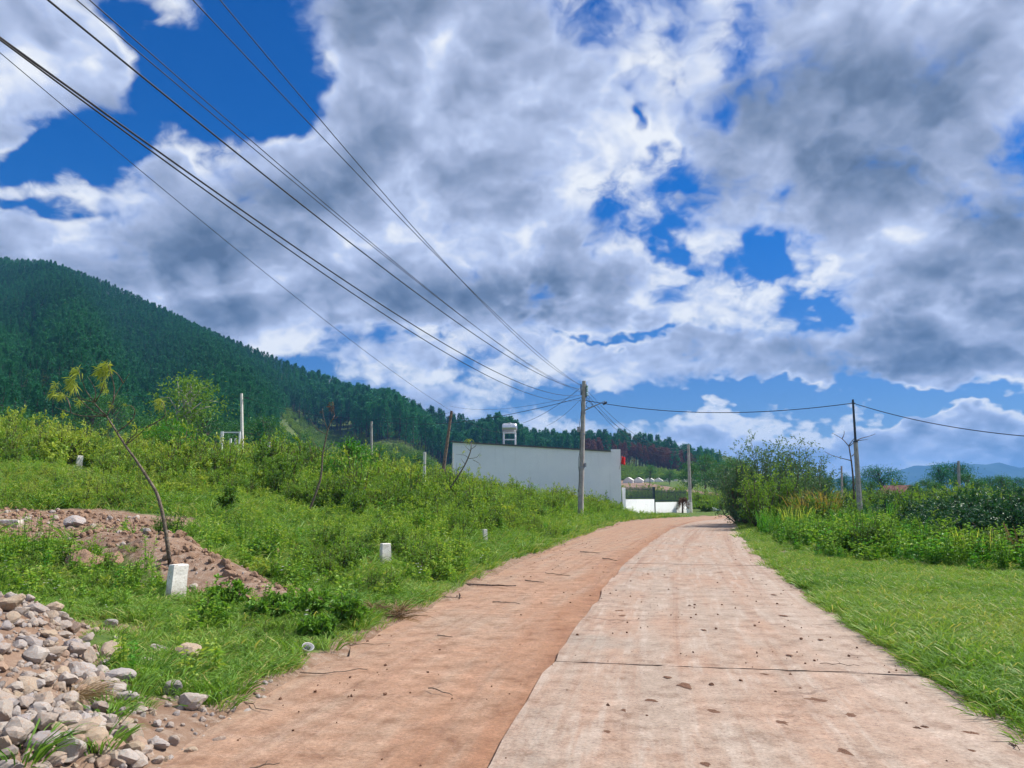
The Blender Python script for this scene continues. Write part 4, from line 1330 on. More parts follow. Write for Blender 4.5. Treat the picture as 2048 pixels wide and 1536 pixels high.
def build_trees():
    foot = [(10, 92, 7), (48, 84, 6), (95, 100, 8), (140, 88, 6.2), (178, 110, 8), (240, 96, 7), (285, 118, 8), (400, 92, 8), (432, 104, 8.5), (470, 118, 9),
            (520, 104, 8), (560, 120, 9), (598, 128, 8), (300, 88, 6), (-30, 90, 8), (215, 122, 9), (360, 125, 9)]
    for k, (px, Y, h) in enumerate(foot):
        p = ground_at(px, Y)
        i = k % 3
        one_tree("broadleaf_tree", p - [0, 0, .2], R.uniform(0, 6), h / 7.6, TREE_TR[i], TREE_CR[i],
                 "leafy dark green tree at the foot of the pine hill", "tree", "broadleaf trees along the foot of the hill")
    mid = [(760, 100, 4.6), (795, 96, 5), (835, 102, 4.6), (655, 110, 4), (690, 118, 4)]
    for k, (px, Y, h) in enumerate(mid):
        p = ground_at(px, Y)
        one_tree("broadleaf_tree", p - [0, 0, .1], R.uniform(0, 6), h / 7.6, TREE_TR[(k + 1) % 3], TREE_CR[(k + 1) % 3],
                 "small round tree in the scrub below the pine trunks", "tree", "small trees between the bank and the forest")
    bend = [(1385, 150, 7), (1410, 160, 8), (1432, 152, 7.5), (1455, 145, 7), (1300, 240, 6), (1340, 235, 6), (1475, 150, 8)]
    for k, (px, Y, h) in enumerate(bend):
        p = ground_at(px, Y)
        one_tree("broadleaf_tree", p - [0, 0, .1], R.uniform(0, 6), h / 7.6, TREE_TR[k % 3], TREE_CR[k % 3],
                 "round green tree beside the greenhouses beyond the bend", "tree", "trees near the greenhouses")
    # tall slim-stemmed tree in front of the hill
    a, b = tree_builders(7.0, 4.4, 44, 46, .30, .11, .45, 4, .3)
    p = ground_at(352, 62)
    top = at(350, 738, 62)[2]
    e = empty("slim_tree", p, "tall pale-stemmed tree with light green crown in front of the hill", "tree")
    e.scale = [(top - p[2]) / 7.0] * 3
    a.build("trunk", surf("pale_bark", mottled((.30, .28, .24), (.42, .40, .35), 4, 5), .9, .1), e); b.build("crown", M_shrub, e)
    # two fresh green young trees standing out of the thicket
    for px, Y, vt, w, lab in ((335, 40, 828, 3.0, "bright green bushy young tree under the slim tree"),
                              (708, 33, 866, 2.3, "bright green feathery young tree above the middle of the bank")):
        p = ground_at(px, Y); top = at(px, vt, Y)[2]; h = top - p[2]
        a, b = tree_builders(h, w, 42, 34, .17, .06, .30, 3)
        e = empty("young_tree", p, lab, "young tree")
        a.build("trunk", M_stem, e); b.build("crown", M_bright, e)
    # dark little conifer by the white pole
    p = ground_at(511, 56); top = at(511, 850, 56)[2]
    a, b = pine_builders(17, 4.2, 120, .04, 8, .95)
    e = empty("small_conifer", p, "small dark cone-shaped conifer beside the white pole", "conifer")
    e.scale = [(top - p[2]) / 17.0] * 3
    a.build("trunk", M_pinebark, e); b.build("crown", M_pine, e)
    # trees on the skyline to the right
    sky = [(1760, 924, 120, 0, "spreading dark pine on the skyline right of the pipe-topped pole"),
           (1887, 921, 130, 1, "narrow dark pine standing alone before the blue mountains"),
           (1911, 918, 150, 0, "flat-topped pine rising above the round tree before the mountains"),
           (1938, 940, 110, 2, "round dark tree before the blue mountains"),
           (1985, 946, 120, 0, "low spreading pine near the white roof"), (2032, 948, 125, 0, "spreading pine at the right end of the skyline"),
           (1858, 952, 100, 2, "small dark tree left of the narrow pine"), (1655, 938, 120, 1, "dark pine behind the dry reeds, the leftmost"),
           (1688, 942, 125, 1, "dark pine behind the dry reeds beside the bare tree"), (1625, 948, 130, 0, "dark pine behind the tall shrubs"),
           (1722, 950, 115, 2, "dark tree directly behind the pipe-topped pole"), (1800, 958, 110, 2, "low dark tree before the left slope of the mountains")]
    for px, vt, Y, kind, lab in sky:
        p = ground_at(px, Y); top = at(px, vt, Y)[2]
        h0 = (9, 10, 8)[kind]
        sc = max(.35, (top - p[2]) / h0)
        if kind == 2: one_tree("round_tree", p, R.uniform(0, 6), sc, TREE_TR[0], TREE_CR[0], lab, "tree", None)
        else: one_tree("skyline_pine", p, R.uniform(0, 6), sc, SPREAD_TR[kind], SPREAD_CR[kind], lab, "pine tree", None)
    # filler trees low on the right skyline
    for k, (px, Y, h) in enumerate([(1570, 95, 3.6), (1640, 90, 3.4), (1790, 85, 3), (1830, 90, 3.2), (1875, 80, 3), (1905, 84, 3.2), (1960, 78, 3.4), (2010, 86, 3.6), (2050, 80, 3.4), (2090, 84, 3.6), (1740, 88, 3.2)]):
        p = ground_at(px, Y)
        one_tree("small_tree", p, R.uniform(0, 6), h / 7.6, TREE_TR[k % 3], TREE_CR[k % 3],
                 "small dark tree in the low belt of trees behind the coffee bushes", "tree", "low belt of trees on the right")


build_trees()


# ------------------------------------------------------------------ shrubs one can tell apart
def build_shrubs():
    # tall loose shrubs left of the dry reeds
    protos = [bush_parts(4.6, 2.9, 34, 190, .16, .066, .1, bare=.2), bush_parts(4.2, 2.7, 32, 180, .16, .066, .1, bare=.2), bush_parts(3.4, 2.7, 30, 130, .14, .06, .25, bare=.15)]
    st = [a.mesh("stem", M_bark) for a, b in protos]; lf = [b.mesh("foliage", M_shrub_grey) for a, b in protos]
    lg = [b.mesh("foliage", M_shrub) for a, b in protos]
    rows = [(1492, 43, 4.4, 1, 0), (1528, 42, 5.0, 0, 0), (1562, 45, 4.7, 1, 0), (1598, 43, 4.9, 0, 0), (1632, 46, 4.2, 1, 0), (1512, 38, 3.3, 2, 1), (1556, 39, 3.5, 2, 1), (1590, 40, 3.2, 2, 0), (1475, 46, 3.4, 2, 0)]
    for px, Y, h, k, gr in rows:
        p = ground_at(px, Y)
        e = empty("tall_shrub", p, "tall loose grey-green shrub where the road bends away" if not gr else "greener shrub in front of the tall ones at the bend", "shrub",
                  "tall shrubs at the bend" if not gr else "green shrubs at the bend", R.uniform(0, 6))
        e.scale = [h / (4.6, 4.2, 3.4)[k]] * 3
        for nm, me in (("stem", st[k]), ("foliage", lg[k] if gr else lf[k])):
            o = bpy.data.objects.new(nm, me); COL.objects.link(o); o.parent = e
    # coffee bushes
    pc = [bush_parts(2.1, 2.3, 30, 130, .17, .075, .8, bare=.05), bush_parts(2.3, 2.1, 30, 130, .17, .075, .7, bare=.05)]
    st = [a.mesh("stem", M_bark) for a, b in pc]; lf = [b.mesh("foliage", M_coffee) for a, b in pc]
    for k, (px, Y, h) in enumerate([(1902, 25, 2.0), (1955, 23, 2.2), (2012, 22, 2.25), (2075, 21, 2.2), (1862, 29, 2.0), (1928, 30, 2.3), (1990, 28, 2.4), (2050, 27, 2.4),
                                    (1800, 33, 1.9), (1752, 36, 1.9), (1840, 37, 2.2), (1895, 38, 2.3), (1960, 37, 2.5), (2025, 36, 2.5), (1780, 42, 2.2), (1700, 44, 2.0)]):
        p = ground_at(px, Y)
        e = empty("coffee_bush", p, "dark glossy-leaved coffee bush in the plantation on the right", "bush", "coffee bushes on the right", R.uniform(0, 6))
        e.scale = [h / 2.2, h / 2.2, h / 2.75]
        for nm, me in (("stem", st[k % 2]), ("foliage", lf[k % 2])):
            o = bpy.data.objects.new(nm, me); COL.objects.link(o); o.parent = e
    # shrubs standing out of the left bank
    pb = [bush_parts(1.5, 1.5, 26, 70, .105, .048, .5), bush_parts(1.8, 1.3, 22, 80, .11, .05, .3), bush_parts(1.2, 1.6, 28, 60, .095, .045, .6)]
    st = [a.mesh("stem", M_stem) for a, b in pb]; lf = [b.mesh("foliage", M_shrub) for a, b in pb]
    k = 0
    for _ in range(4000):
        if k >= 110: break
        x, y = R.uniform(-34, 11), R.uniform(20, 58)
        dl, dr = lateral(x, y)
        if not bool(in_view(np.array(x), np.array(y), .0)) or min(abs(x / y - c_[0][0] / c_[0][1]) for c_ in CLEAR) < .022 or dl < 1.4 or R.uniform() > float(left_bushiness(x, y)) ** 2: continue
        e = empty("shrub", (x, y, float(height(x, y)) - .03), "leafy green shrub growing in the thicket on the left bank", "shrub", "shrubs of the left bank", R.uniform(0, 6))
        sc = R.uniform(.6, 1.15) * float(np.interp(dl, [1, 6], [.6, 1])) * float(1 - .35 * sst(x, -9, -3) * sst(y, 26, 36))
        e.scale = (sc, sc, sc)
        i = k % 3
        for nm, me in (("stem", st[i]), ("foliage", lf[i])):
            o = bpy.data.objects.new(nm, me); COL.objects.link(o); o.parent = e
        k += 1
    # shrubs in the open grass
    for px, py, h, lab in ((455, 1030, .95, "slender upright shrub alone in the grass left of the leaning bare sapling"), (712, 1038, 1.25, "upright leafy shrub in the grass right of the leaning bare sapling"),
                           (590, 1000, .9, "low shrub just left of the leaning bare sapling"), (1180, 1016, 1.3, "leafy shrub right behind the main pole"), (1212, 1018, 1.2, "leafy shrub at the foot of the house wall's right end"), (1238, 1022, .9, "low shrub at the corner between house and fence"),
                           (835, 1122, .5, "dark bushy weed just right of the second marker post"),
                           (700, 1130, .55, "broad-leaved weed just left of the second marker post"), (545, 950, 1.3, "round dark green shrub at the edge of the thicket"),
                           (520, 1120, .45, "broad-leaved weed above the earth ridge"), (690, 1250, .45, "low dense bush spilling over the edge of the road"),
                           (610, 1235, .42, "low dark weed bush behind the crushed cup"), (540, 1240, .36, "low dark weed bush below the earth ridge's end"), (640, 1275, .30, "small weed bush just above the crushed cup"),
                           (455, 1215, .36, "dark leafy weed right of the near marker post"), (420, 1250, .30, "low leafy weed below the near marker post")):
        p = hit(px, py)
        a, b = bush_parts(h, h * .62, 12, 60, .11, .05, .2, bare=.3) if h > .8 else bush_parts(h, h * 1.7, 22, 50, .075, .04, .5)
        e = empty("shrub", p, lab, "shrub")
        a.build("stem", M_stem, e); b.build("foliage", M_weed if h < .8 else M_shrub, e)
    # dry reeds
    for px, Y, n, h, m_, lab in ((1612, 37, 130, 1.95, M_reed, "clump of dry yellow reeds in the thicket, the left one"), (1645, 37, 170, 2.1, M_reed, "clump of dry yellow reeds in the thicket, the right one"),
                                 (1590, 33, 70, 1.3, M_tuft, "yellow-green grass clump below the dry reeds"), (1760, 33, 60, 1.6, M_bright, "bright green blade clump right of the pipe-topped pole"),
                                 (1800, 22, 60, 1.1, M_bright, "bright green blade clump at the front of the thicket"), (1700, 30, 60, 1.5, M_bright, "bright green blade clump left of the pipe-topped pole"),
                                 (1540, 33, 60, 1.2, M_bright, "bright green blade clump at the foot of the tall shrubs"), (1930, 19.5, 50, .9, M_tuft, "yellow-green blade clump before the coffee bushes"), (2035, 18.5, 60, 1.0, M_straw, "pale dry blade clump at the right edge before the coffee bushes")):
        p = ground_at(px, Y)
        mb = MB()
        a = R.uniform(0, 6.28, n); r = .55 * np.sqrt(R.uniform(0, 1, n))
        q = np.stack([r * np.cos(a), r * np.sin(a), np.zeros(n)], 1)
        d = np.stack([np.cos(a) * .10, np.sin(a) * .10, np.ones(n)], 1) + R.normal(size=(n, 3)) * .07
        mb.blades(q, d, h * R.uniform(.6, 1.1, n), .030 * R.uniform(.7, 1.4, n), R.uniform(.05, .4, n), R.uniform(0, 1, n))
        o = mb.build("reed_clump", m_, None, (0, 0, 0)); o.location = p
        tag(o, lab, "reeds", None)


build_shrubs()


# ------------------------------------------------------------------ saplings and bare trees
def px_path(pts, Y, off=(0, 0), sc=1.0, base_z=None, dy=None):
    out = []
    for k, (u, v) in enumerate(pts):
        out.append(at(off[0] + u / sc, off[1] + v / sc, Y + (0 if dy is None else dy[k])))
    return np.array(out)


def densify(P, m_=3):
    t = np.arange(len(P)); tt = np.linspace(0, len(P) - 1, (len(P) - 1) * m_ + 1)
    Q = np.stack([np.interp(tt, t, P[:, k]) for k in range(3)], 1)
    Q[1:-1] = (Q[:-2] + 2 * Q[1:-1] + Q[2:]) / 4
    return Q


def tuft(mb, c, size, n, wind=(-.5, 0, -.55)):
    d = unit(R.normal(size=(n, 3)) * .65 + np.array(wind))
    p = c + R.normal(size=(n, 3)) * size * .22
    L = size * R.uniform(.6, 1.3, n)
    mb.leaves(p, d, R.normal(size=(n, 3)), L, L * .07, R.uniform(0, 1, n), droop=.25)


def sapling(name, label, trunk, branches, tufts, Y, off, sc, r0, r1, tuft_mat=None, tsize=.2, tn=45, base=None, barkm=None):
    P = densify(px_path(trunk, Y, off, sc))
    if base is not None: P = np.vstack([base, P])
    root = P[0].copy()
    e = empty(name, root, label, "tree")
    tb = MB(); tb.tube(P, np.linspace(r0, r1, len(P)), 8, .5)
    tb.build("trunk", barkm or M_bark, e, root, smooth=True)
    for br in branches:
        n = len(br)
        depth = np.cumsum(R.normal(size=n) * .10 * np.linspace(0, 1, n)) * Y / 11
        Q = densify(px_path(br, Y, off, sc, dy=depth), 2)
        bb = MB(); bb.tube(Q, np.linspace(r1 * .85, r1 * .28, len(Q)), 6, .5)
        bb.build("branch", barkm or M_bark, e, root, smooth=True)
    for (u, v, k) in tufts:
        tm = MB()
        tuft(tm, at(off[0] + u / sc, off[1] + v / sc, Y + R.normal() * .1), tsize * k, int(tn * k))
        tm.build("leaf_tuft", tuft_mat, e, root)
    return e


def build_saplings():
    b0 = hit(341, 1128)
    Y = b0[1]
    sapling("leaning_sapling", "thin leaning tree with yellow-green leaf tufts behind the near marker post",
            [(1318, 1600), (1310, 1536), (1280, 1360), (1245, 1230), (1210, 1160), (1120, 1020), (1060, 930), (985, 830), (910, 710), (840, 600)],
            [[(840, 600), (770, 530), (740, 490), (690, 420), (660, 370), (650, 310), (620, 240)], [(740, 490), (760, 420), (735, 350), (690, 290)], [(750, 490), (800, 410), (820, 340)],
             [(840, 600), (740, 570), (650, 490), (590, 420), (580, 360)], [(840, 600), (880, 520), (900, 450), (960, 350), (1020, 265)], [(970, 340), (930, 270), (900, 250)],
             [(890, 500), (905, 380), (880, 290), (850, 190)], [(840, 600), (760, 598), (650, 605), (520, 560), (430, 530)], [(560, 570), (540, 470), (500, 430), (440, 400)],
             [(985, 830), (1080, 760), (1150, 690)], [(1000, 810), (1030, 770), (1080, 735), (1080, 690)], [(920, 725), (1030, 650), (1070, 580), (1050, 520), (990, 510)],
             [(1150, 690), (1290, 620), (1310, 560), (1270, 470)], [(740, 490), (660, 470), (600, 440)]],
            [(610, 240, 1.2), (585, 350, 1.3), (440, 350, .8), (440, 420, 1), (500, 430, 1), (625, 480, .8), (845, 190, 1.4), (810, 250, 1.4), (820, 340, 1), (840, 395, .8), (880, 515, .6),
             (990, 510, .5), (1268, 480, 1), (1262, 520, .8), (1025, 640, .6), (1185, 695, .5), (570, 310, 1), (860, 230, 1)],
            Y, (0, 680), 3.938, .034, .013, M_tuft, .11, 44, b0 - [0, 0, .05])
    b1 = hit(611, 1042)
    sapling("bare_sapling", "bare leaning sapling in the grass at the middle of the left bank",
            [(830, 1420), (900, 1240), (950, 1100), (960, 1000), (965, 900), (990, 780), (1010, 690), (1060, 590)],
            [[(965, 890), (910, 830), (880, 780)], [(985, 740), (900, 690), (870, 620)], [(1000, 700), (970, 600), (965, 540)], [(1030, 640), (1090, 600)], [(970, 880), (1030, 840), (1060, 800)],
             [(1060, 590), (1045, 540), (1050, 490)]],
            [(1050, 530, .8), (1040, 500, .6), (968, 560, .4)], b1[1], (400, 680), 3.938, .040, .013, M_deadpalm, .22, 26, b1 - [0, 0, .05])
    b2 = hit(866, 1020)
    sapling("bare_sapling", "bare leaning sapling in front of the white house wall",
            [(30, 1400), (120, 1270), (220, 1150), (330, 970), (380, 850), (385, 770)],
            [[(362, 915), (320, 880), (240, 880)], [(365, 918), (440, 910), (465, 870)], [(380, 850), (345, 820), (320, 790)], [(384, 830), (430, 800), (435, 770)], [(330, 970), (300, 940), (290, 915)],
             [(400, 930), (460, 960), (470, 985)]],
            [(322, 850, .5), (465, 985, .5), (470, 880, .4), (375, 745, .8)], b2[1], (860, 720), 4.655, .05, .016, M_tuft, .30, 18, b2 - [0, 0, .05])
    p = ground_at(1706, 46)
    sapling("bare_tree", "bare grey tree with forked branches left of the pipe-topped pole",
            [(302, 860), (300, 800), (285, 650), (262, 510)],
            [[(262, 510), (230, 470), (200, 440), (150, 410), (110, 390)], [(262, 500), (290, 460), (320, 430), (310, 390)], [(262, 510), (300, 480), (330, 460)], [(285, 600), (320, 570), (340, 550)],
             [(290, 640), (230, 625), (100, 590), (40, 555)], [(300, 470), (370, 435), (440, 420), (500, 395)], [(330, 460), (380, 452), (430, 448)], [(200, 440), (220, 400), (218, 370)]],
            [], 46, (1640, 780), 4.517, .07, .035, None, base=p)


build_saplings()


# ------------------------------------------------------------------ white house, its tank and its fence
def build_house():
    A = np.array([8.7, 62.0]); B = np.array([-4.9, 63.5])
    u = unit(B - A); L = float(np.linalg.norm(B - A)); v = np.array([u[1], -u[0]])
    if v[1] < 0: v = -v
    D = 9.0
    zr, zl = 5.12, 6.02
    root3 = np.array([A[0], A[1], 0.0])
    e = empty("white_house", root3, "long low white plastered house with a sloping roof beside the bend", "house")

    def W(a, b, z): return np.array([A[0] + u[0] * a + v[0] * b, A[1] + u[1] * a + v[1] * b, z])

    def roof_z(a): return zr + (zl - zr) * a / L
    mb = MB()
    V = [W(.02, 0, -.6), W(L, 0, -.6), W(L, 0, zl), W(.02, 0, zr), W(.02, D, -.6), W(L, D, -.6), W(L, D, zl), W(.02, D, zr)]
    mb.add(V, quads=[[0, 1, 2, 3][::-1], [5, 4, 7, 6][::-1], [1, 5, 6, 2][::-1], [4, 0, 3, 7][::-1], [3, 2, 6, 7][::-1]])
    mb.build("wall", M_plaster, e, root3)
    rb = MB()
    V = []
    for dz in (.02, .10):
        V += [W(.75, -.14, roof_z(.75) + dz), W(L + .15, -.14, roof_z(L + .15) + dz), W(L + .15, D + .2, roof_z(L + .15) + dz), W(.75, D + .2, roof_z(.75) + dz)]
    rb.add(V, quads=[[0, 1, 2, 3], [4, 7, 6, 5], [0, 4, 5, 1], [1, 5, 6, 2], [2, 6, 7, 3], [3, 7, 4, 0]])
    roof = rb.build("roof", M_roofmetal, e, root3)
    fl = MB()
    for k in range(18):                                     # sheet ribs running down the roof
        a = .9 + k * (L - .9) / 17
        V = [W(a - .03, -.14, roof_z(a) + .098), W(a + .03, -.14, roof_z(a) + .098), W(a + .03, D + .2, roof_z(a) + .098), W(a - .03, D + .2, roof_z(a) + .098),
             W(a, -.14, roof_z(a) + .14), W(a, D + .2, roof_z(a) + .14)]
        fl = MB(); fl.add(V, quads=[[0, 4, 5, 3], [4, 1, 2, 5]], tris=[[0, 1, 4], [2, 3, 5]])
        fl.build("roof_rib", M_roofmetal, roof, root3)
    pp = MB()
    V = [W(-.02, -.03, -.6), W(.74, -.03, -.6), W(.74, D + .03, -.6), W(-.02, D + .03, -.6), W(-.02, -.03, 5.36), W(.74, -.03, 5.36), W(.74, D + .03, 5.36), W(-.02, D + .03, 5.36)]
    pp.add(V, quads=[[0, 1, 2, 3], [4, 7, 6, 5], [0, 4, 5, 1], [1, 5, 6, 2], [2, 6, 7, 3], [3, 7, 4, 0]])
    pp.build("front_parapet", M_plaster, e, root3)
    # door and window in the side that faces the road, seen only from further along
    for nm, y0, y1, z0, z1, m_ in (("door", 2.2, 3.3, 0.0, 2.3, M_fence), ("window", 4.6, 6.4, 1.0, 2.4, M_darksteel)):
        o = MB(); V = [W(-.06, y0, z0), W(-.06, y1, z0), W(-.06, y1, z1), W(-.06, y0, z1), W(-.01, y0, z0), W(-.01, y1, z0), W(-.01, y1, z1), W(-.01, y0, z1)]
        o.add(V, quads=[[0, 1, 2, 3], [4, 7, 6, 5], [0, 4, 5, 1], [1, 5, 6, 2], [2, 6, 7, 3], [3, 7, 4, 0]])
        o.build(nm, m_, e, root3)
    # water tank on its stand
    a = (A[0] - at(1014, 870, 65.0)[0]) / -u[0]
    zc = roof_z(a) + .13
    base = W(a, 2.0, zc)
    t = empty("water_tank", base, "horizontal stainless steel water tank on a stand on the roof", "water tank")
    rz3 = np.eye(3); rz3[:2, 0] = -u; rz3[:2, 1] = v
    M = np.eye(4); M[:3, :3] = rz3
    zt = [at(1014, vv, base[1])[2] - zc for vv in (890, 866, 848)]
    fz, top = zt[1], zt[2]
    for sx in (-.5, .5):
        for sy in (-.32, .32):
            l = MB(); l.box((sx - .035, sy - .035, -.05), (sx + .035, sy + .035, fz + .08), M=M); l.build("leg", M_plaster, t)
    fr = MB()
    for sy in (-.32, .32):
        fr.box((-.56, sy - .03, fz - .02), (.56, sy + .03, fz + .06), M=M); fr.box((-.47, sy - .02, fz * .45), (.47, sy + .02, fz * .45 + .05), M=M)
    for sx in (-.5, .5): fr.box((sx - .03, -.29, fz * .72), (sx + .03, .29, fz * .72 + .05), M=M)
    fr.build("frame", M_plaster, t)
    rad = (top - fz) * .5
    cy = MB()
    xs_ = np.array([-.64, -.62, -.56, -.5, -.3, 0, .3, .5, .56, .62, .64]); rs = np.array([.25, .7, .93, 1, 1, 1, 1, 1, .93, .7, .25]) * rad
    cy.tube(np.stack([xs_, xs_ * 0, np.full(len(xs_), fz + .06 + rad)], 1) @ rz3.T, rs, 24)
    tk = cy.build("tank", M_tank, t, smooth=True)
    for x in (-.42, -.14, .14, .42):
        rg = MB(); rg.tube(np.array([[x - .012, 0, fz + .06 + rad], [x + .012, 0, fz + .06 + rad]]) @ rz3.T, rad * 1.02, 24); rg.build("hoop", M_tank, tk)
    cp = MB(); cp.tube(np.array([[0, 0, fz + .06 + 2 * rad - .02], [0, 0, fz + .06 + 2 * rad + .05]]), .16, 16); cp.build("lid", M_tank, tk)
    # red flag by the front corner
    fp = at(1241.5, 925, 61.8)
    f = empty("flag", fp, "small red flag hanging at the front corner of the white house", "flag")
    po = MB(); po.tube(np.array([[-.12, .15, -.55], [.02, 0, .1], [.12, -.1, .62]]), .013, 6); po.build("flagpole", M_whitepost, f)
    cl = MB(); g = np.linspace(0, 1, 7); V = []
    for i in g:
        for j in g: V.append([.05 + .30 * i, -.05 + .06 * math.sin(i * 6 + j * 2), .50 - .62 * j - .10 * i])
    cl.add(V, quads=[[i * 7 + j, i * 7 + j + 1, (i + 1) * 7 + j + 1, (i + 1) * 7 + j] for i in range(6) for j in range(6)])
    c = cl.build("cloth", M_flag, f, smooth=True)
    md = c.modifiers.new("thickness", "SOLIDIFY"); md.thickness = .004

    # fence running on from the house
    pts = [np.array([9.0, 62.6]), np.array([12.15, 66.6]), np.array([16.0, 71.2])]
    fb = np.array([9.0, 62.6, 0])
    fe = empty("fence", fb, "white walled fence topped by dark steel railings next to the house", "fence")
    for k, (zw, z0, z1) in enumerate(((1.38, 1.46, 2.34), (1.12, 1.20, 2.12))):
        a, b = pts[k], pts[k + 1]
        d = b - a; l = float(np.linalg.norm(d)); d /= l
        M = np.eye(4); M[:2, 0] = d; M[:2, 1] = [-d[1], d[0]]; M[:3, 3] = [a[0] - fb[0], a[1] - fb[1], 0]
        w = MB(); w.box((.1, -.08, -.5), (l - .1, .08, zw), M=M); w.build("base_wall", M_plaster, fe)
        for zz in (z0 + .06, z1 - .14):
            rl = MB(); rl.box((.1, -.02, zz - .025), (l - .1, .02, zz + .025), M=M); rl.build("rail", M_fence, fe)
        n = int(l / .15)
        for q in range(n):
            x = .16 + q * (l - .32) / (n - 1)
            pk = MB(); pk.box((x - .022, -.045, z0 - .05), (x + .022, -.022, z1), M=M)
            pk.add((np.array([[x - .022, -.045, z1], [x + .022, -.045, z1], [x + .022, -.022, z1], [x - .022, -.022, z1], [x, -.033, z1 + .06]])) @ M[:3, :3].T + M[:3, 3],
                   tris=[[0, 1, 4], [1, 2, 4], [2, 3, 4], [3, 0, 4]])
            pk.build("picket", M_fence, fe)
    for k, (p, z, m_, w_) in enumerate(((pts[0], 2.3, M_plaster, .12), (pts[1], 2.42, M_fence, .10), (pts[2], 1.28, M_plaster, .18))):
        b = MB(); b.box((p[0] - w_ - fb[0], p[1] - w_ - fb[1], -.5), (p[0] + w_ - fb[0], p[1] + w_ - fb[1], z)); b.build("pillar", m_, fe)


build_house()


# ------------------------------------------------------------------ greenhouses, hut, far buildings
def gable(name, label, cat, group, px, vb, Y, w, ln, eave, ridge, rz, mw, mr):
    p = at(px, vb, Y)
    p[2] = min(p[2], float(height(p[0], p[1])) + .3)
    e = empty(name, p, label, cat, group, rz)
    b = MB()
    V = [[-w / 2, 0, -1], [w / 2, 0, -1], [w / 2, 0, eave], [0, 0, ridge - .02], [-w / 2, 0, eave], [-w / 2, ln, -1], [w / 2, ln, -1], [w / 2, ln, eave], [0, ln, ridge - .02], [-w / 2, ln, eave]]
    b.add(V, quads=[[0, 1, 2, 4], [6, 5, 9, 7], [1, 6, 7, 2], [5, 0, 4, 9]], tris=[[4, 2, 3], [7, 9, 8]])
    b.build("wall", mw, e)
    for s_ in (-1, 1):
        r = MB(); o = .12
        V = [[s_ * (w / 2 + o), -o, eave - .05], [s_ * (w / 2 + o), ln + o, eave - .05], [0, ln + o, ridge + .02], [0, -o, ridge + .02]]
        V += [[x, y, z + .06] for x, y, z in V]
        r.add(V, quads=[[0, 1, 2, 3], [4, 7, 6, 5], [0, 4, 5, 1], [1, 5, 6, 2], [2, 6, 7, 3], [3, 7, 4, 0]])
        r.build("roof_slope", mr, e)
    return e


def build_far_buildings():
    rows = [(1256, 967), (1276, 967), (1298, 967), (1316, 968), (1335, 969), (1352, 970), (1368, 970)]
    for k, (px, vb) in enumerate(rows):
        gable("greenhouse", "white film greenhouse in the row seen between the house and the far pole", "greenhouse", "greenhouses left of the far pole", px, vb, 262 + k * 2, 3.3, 9, 1.0, 2.1, -.25, M_sheet, M_sheet)
    for k, (px, vb) in enumerate([(1394, 969), (1412, 970), (1430, 971), (1450, 974), (1466, 975)]):
        gable("greenhouse", "white film greenhouse in the row between the far pole and the tall shrubs", "greenhouse", "greenhouses right of the far pole", px, vb, 262 + k * 4, 3.0, 8, .9, 1.9, .3, M_sheet, M_sheet)
    gable("hut", "low hut with a rusty brown roof below the blue mountains", "hut", None, 1822, 985, 100, 3.2, 4, 1.6, 2.6, .4, M_wood, M_redroof)
    gable("shed", "pale-roofed shed half hidden behind the coffee bushes", "shed", None, 2002, 987, 105, 4.5, 6, .8, 1.5, 1.2, M_plaster, M_sheet)
    gable("farm_hut", "small dark hut beside the leaning wooden pole", "hut", None, 884, 900, 82, 2.0, 3, 1.0, 1.7, .2, M_wood, M_roofmetal)


build_far_buildings()


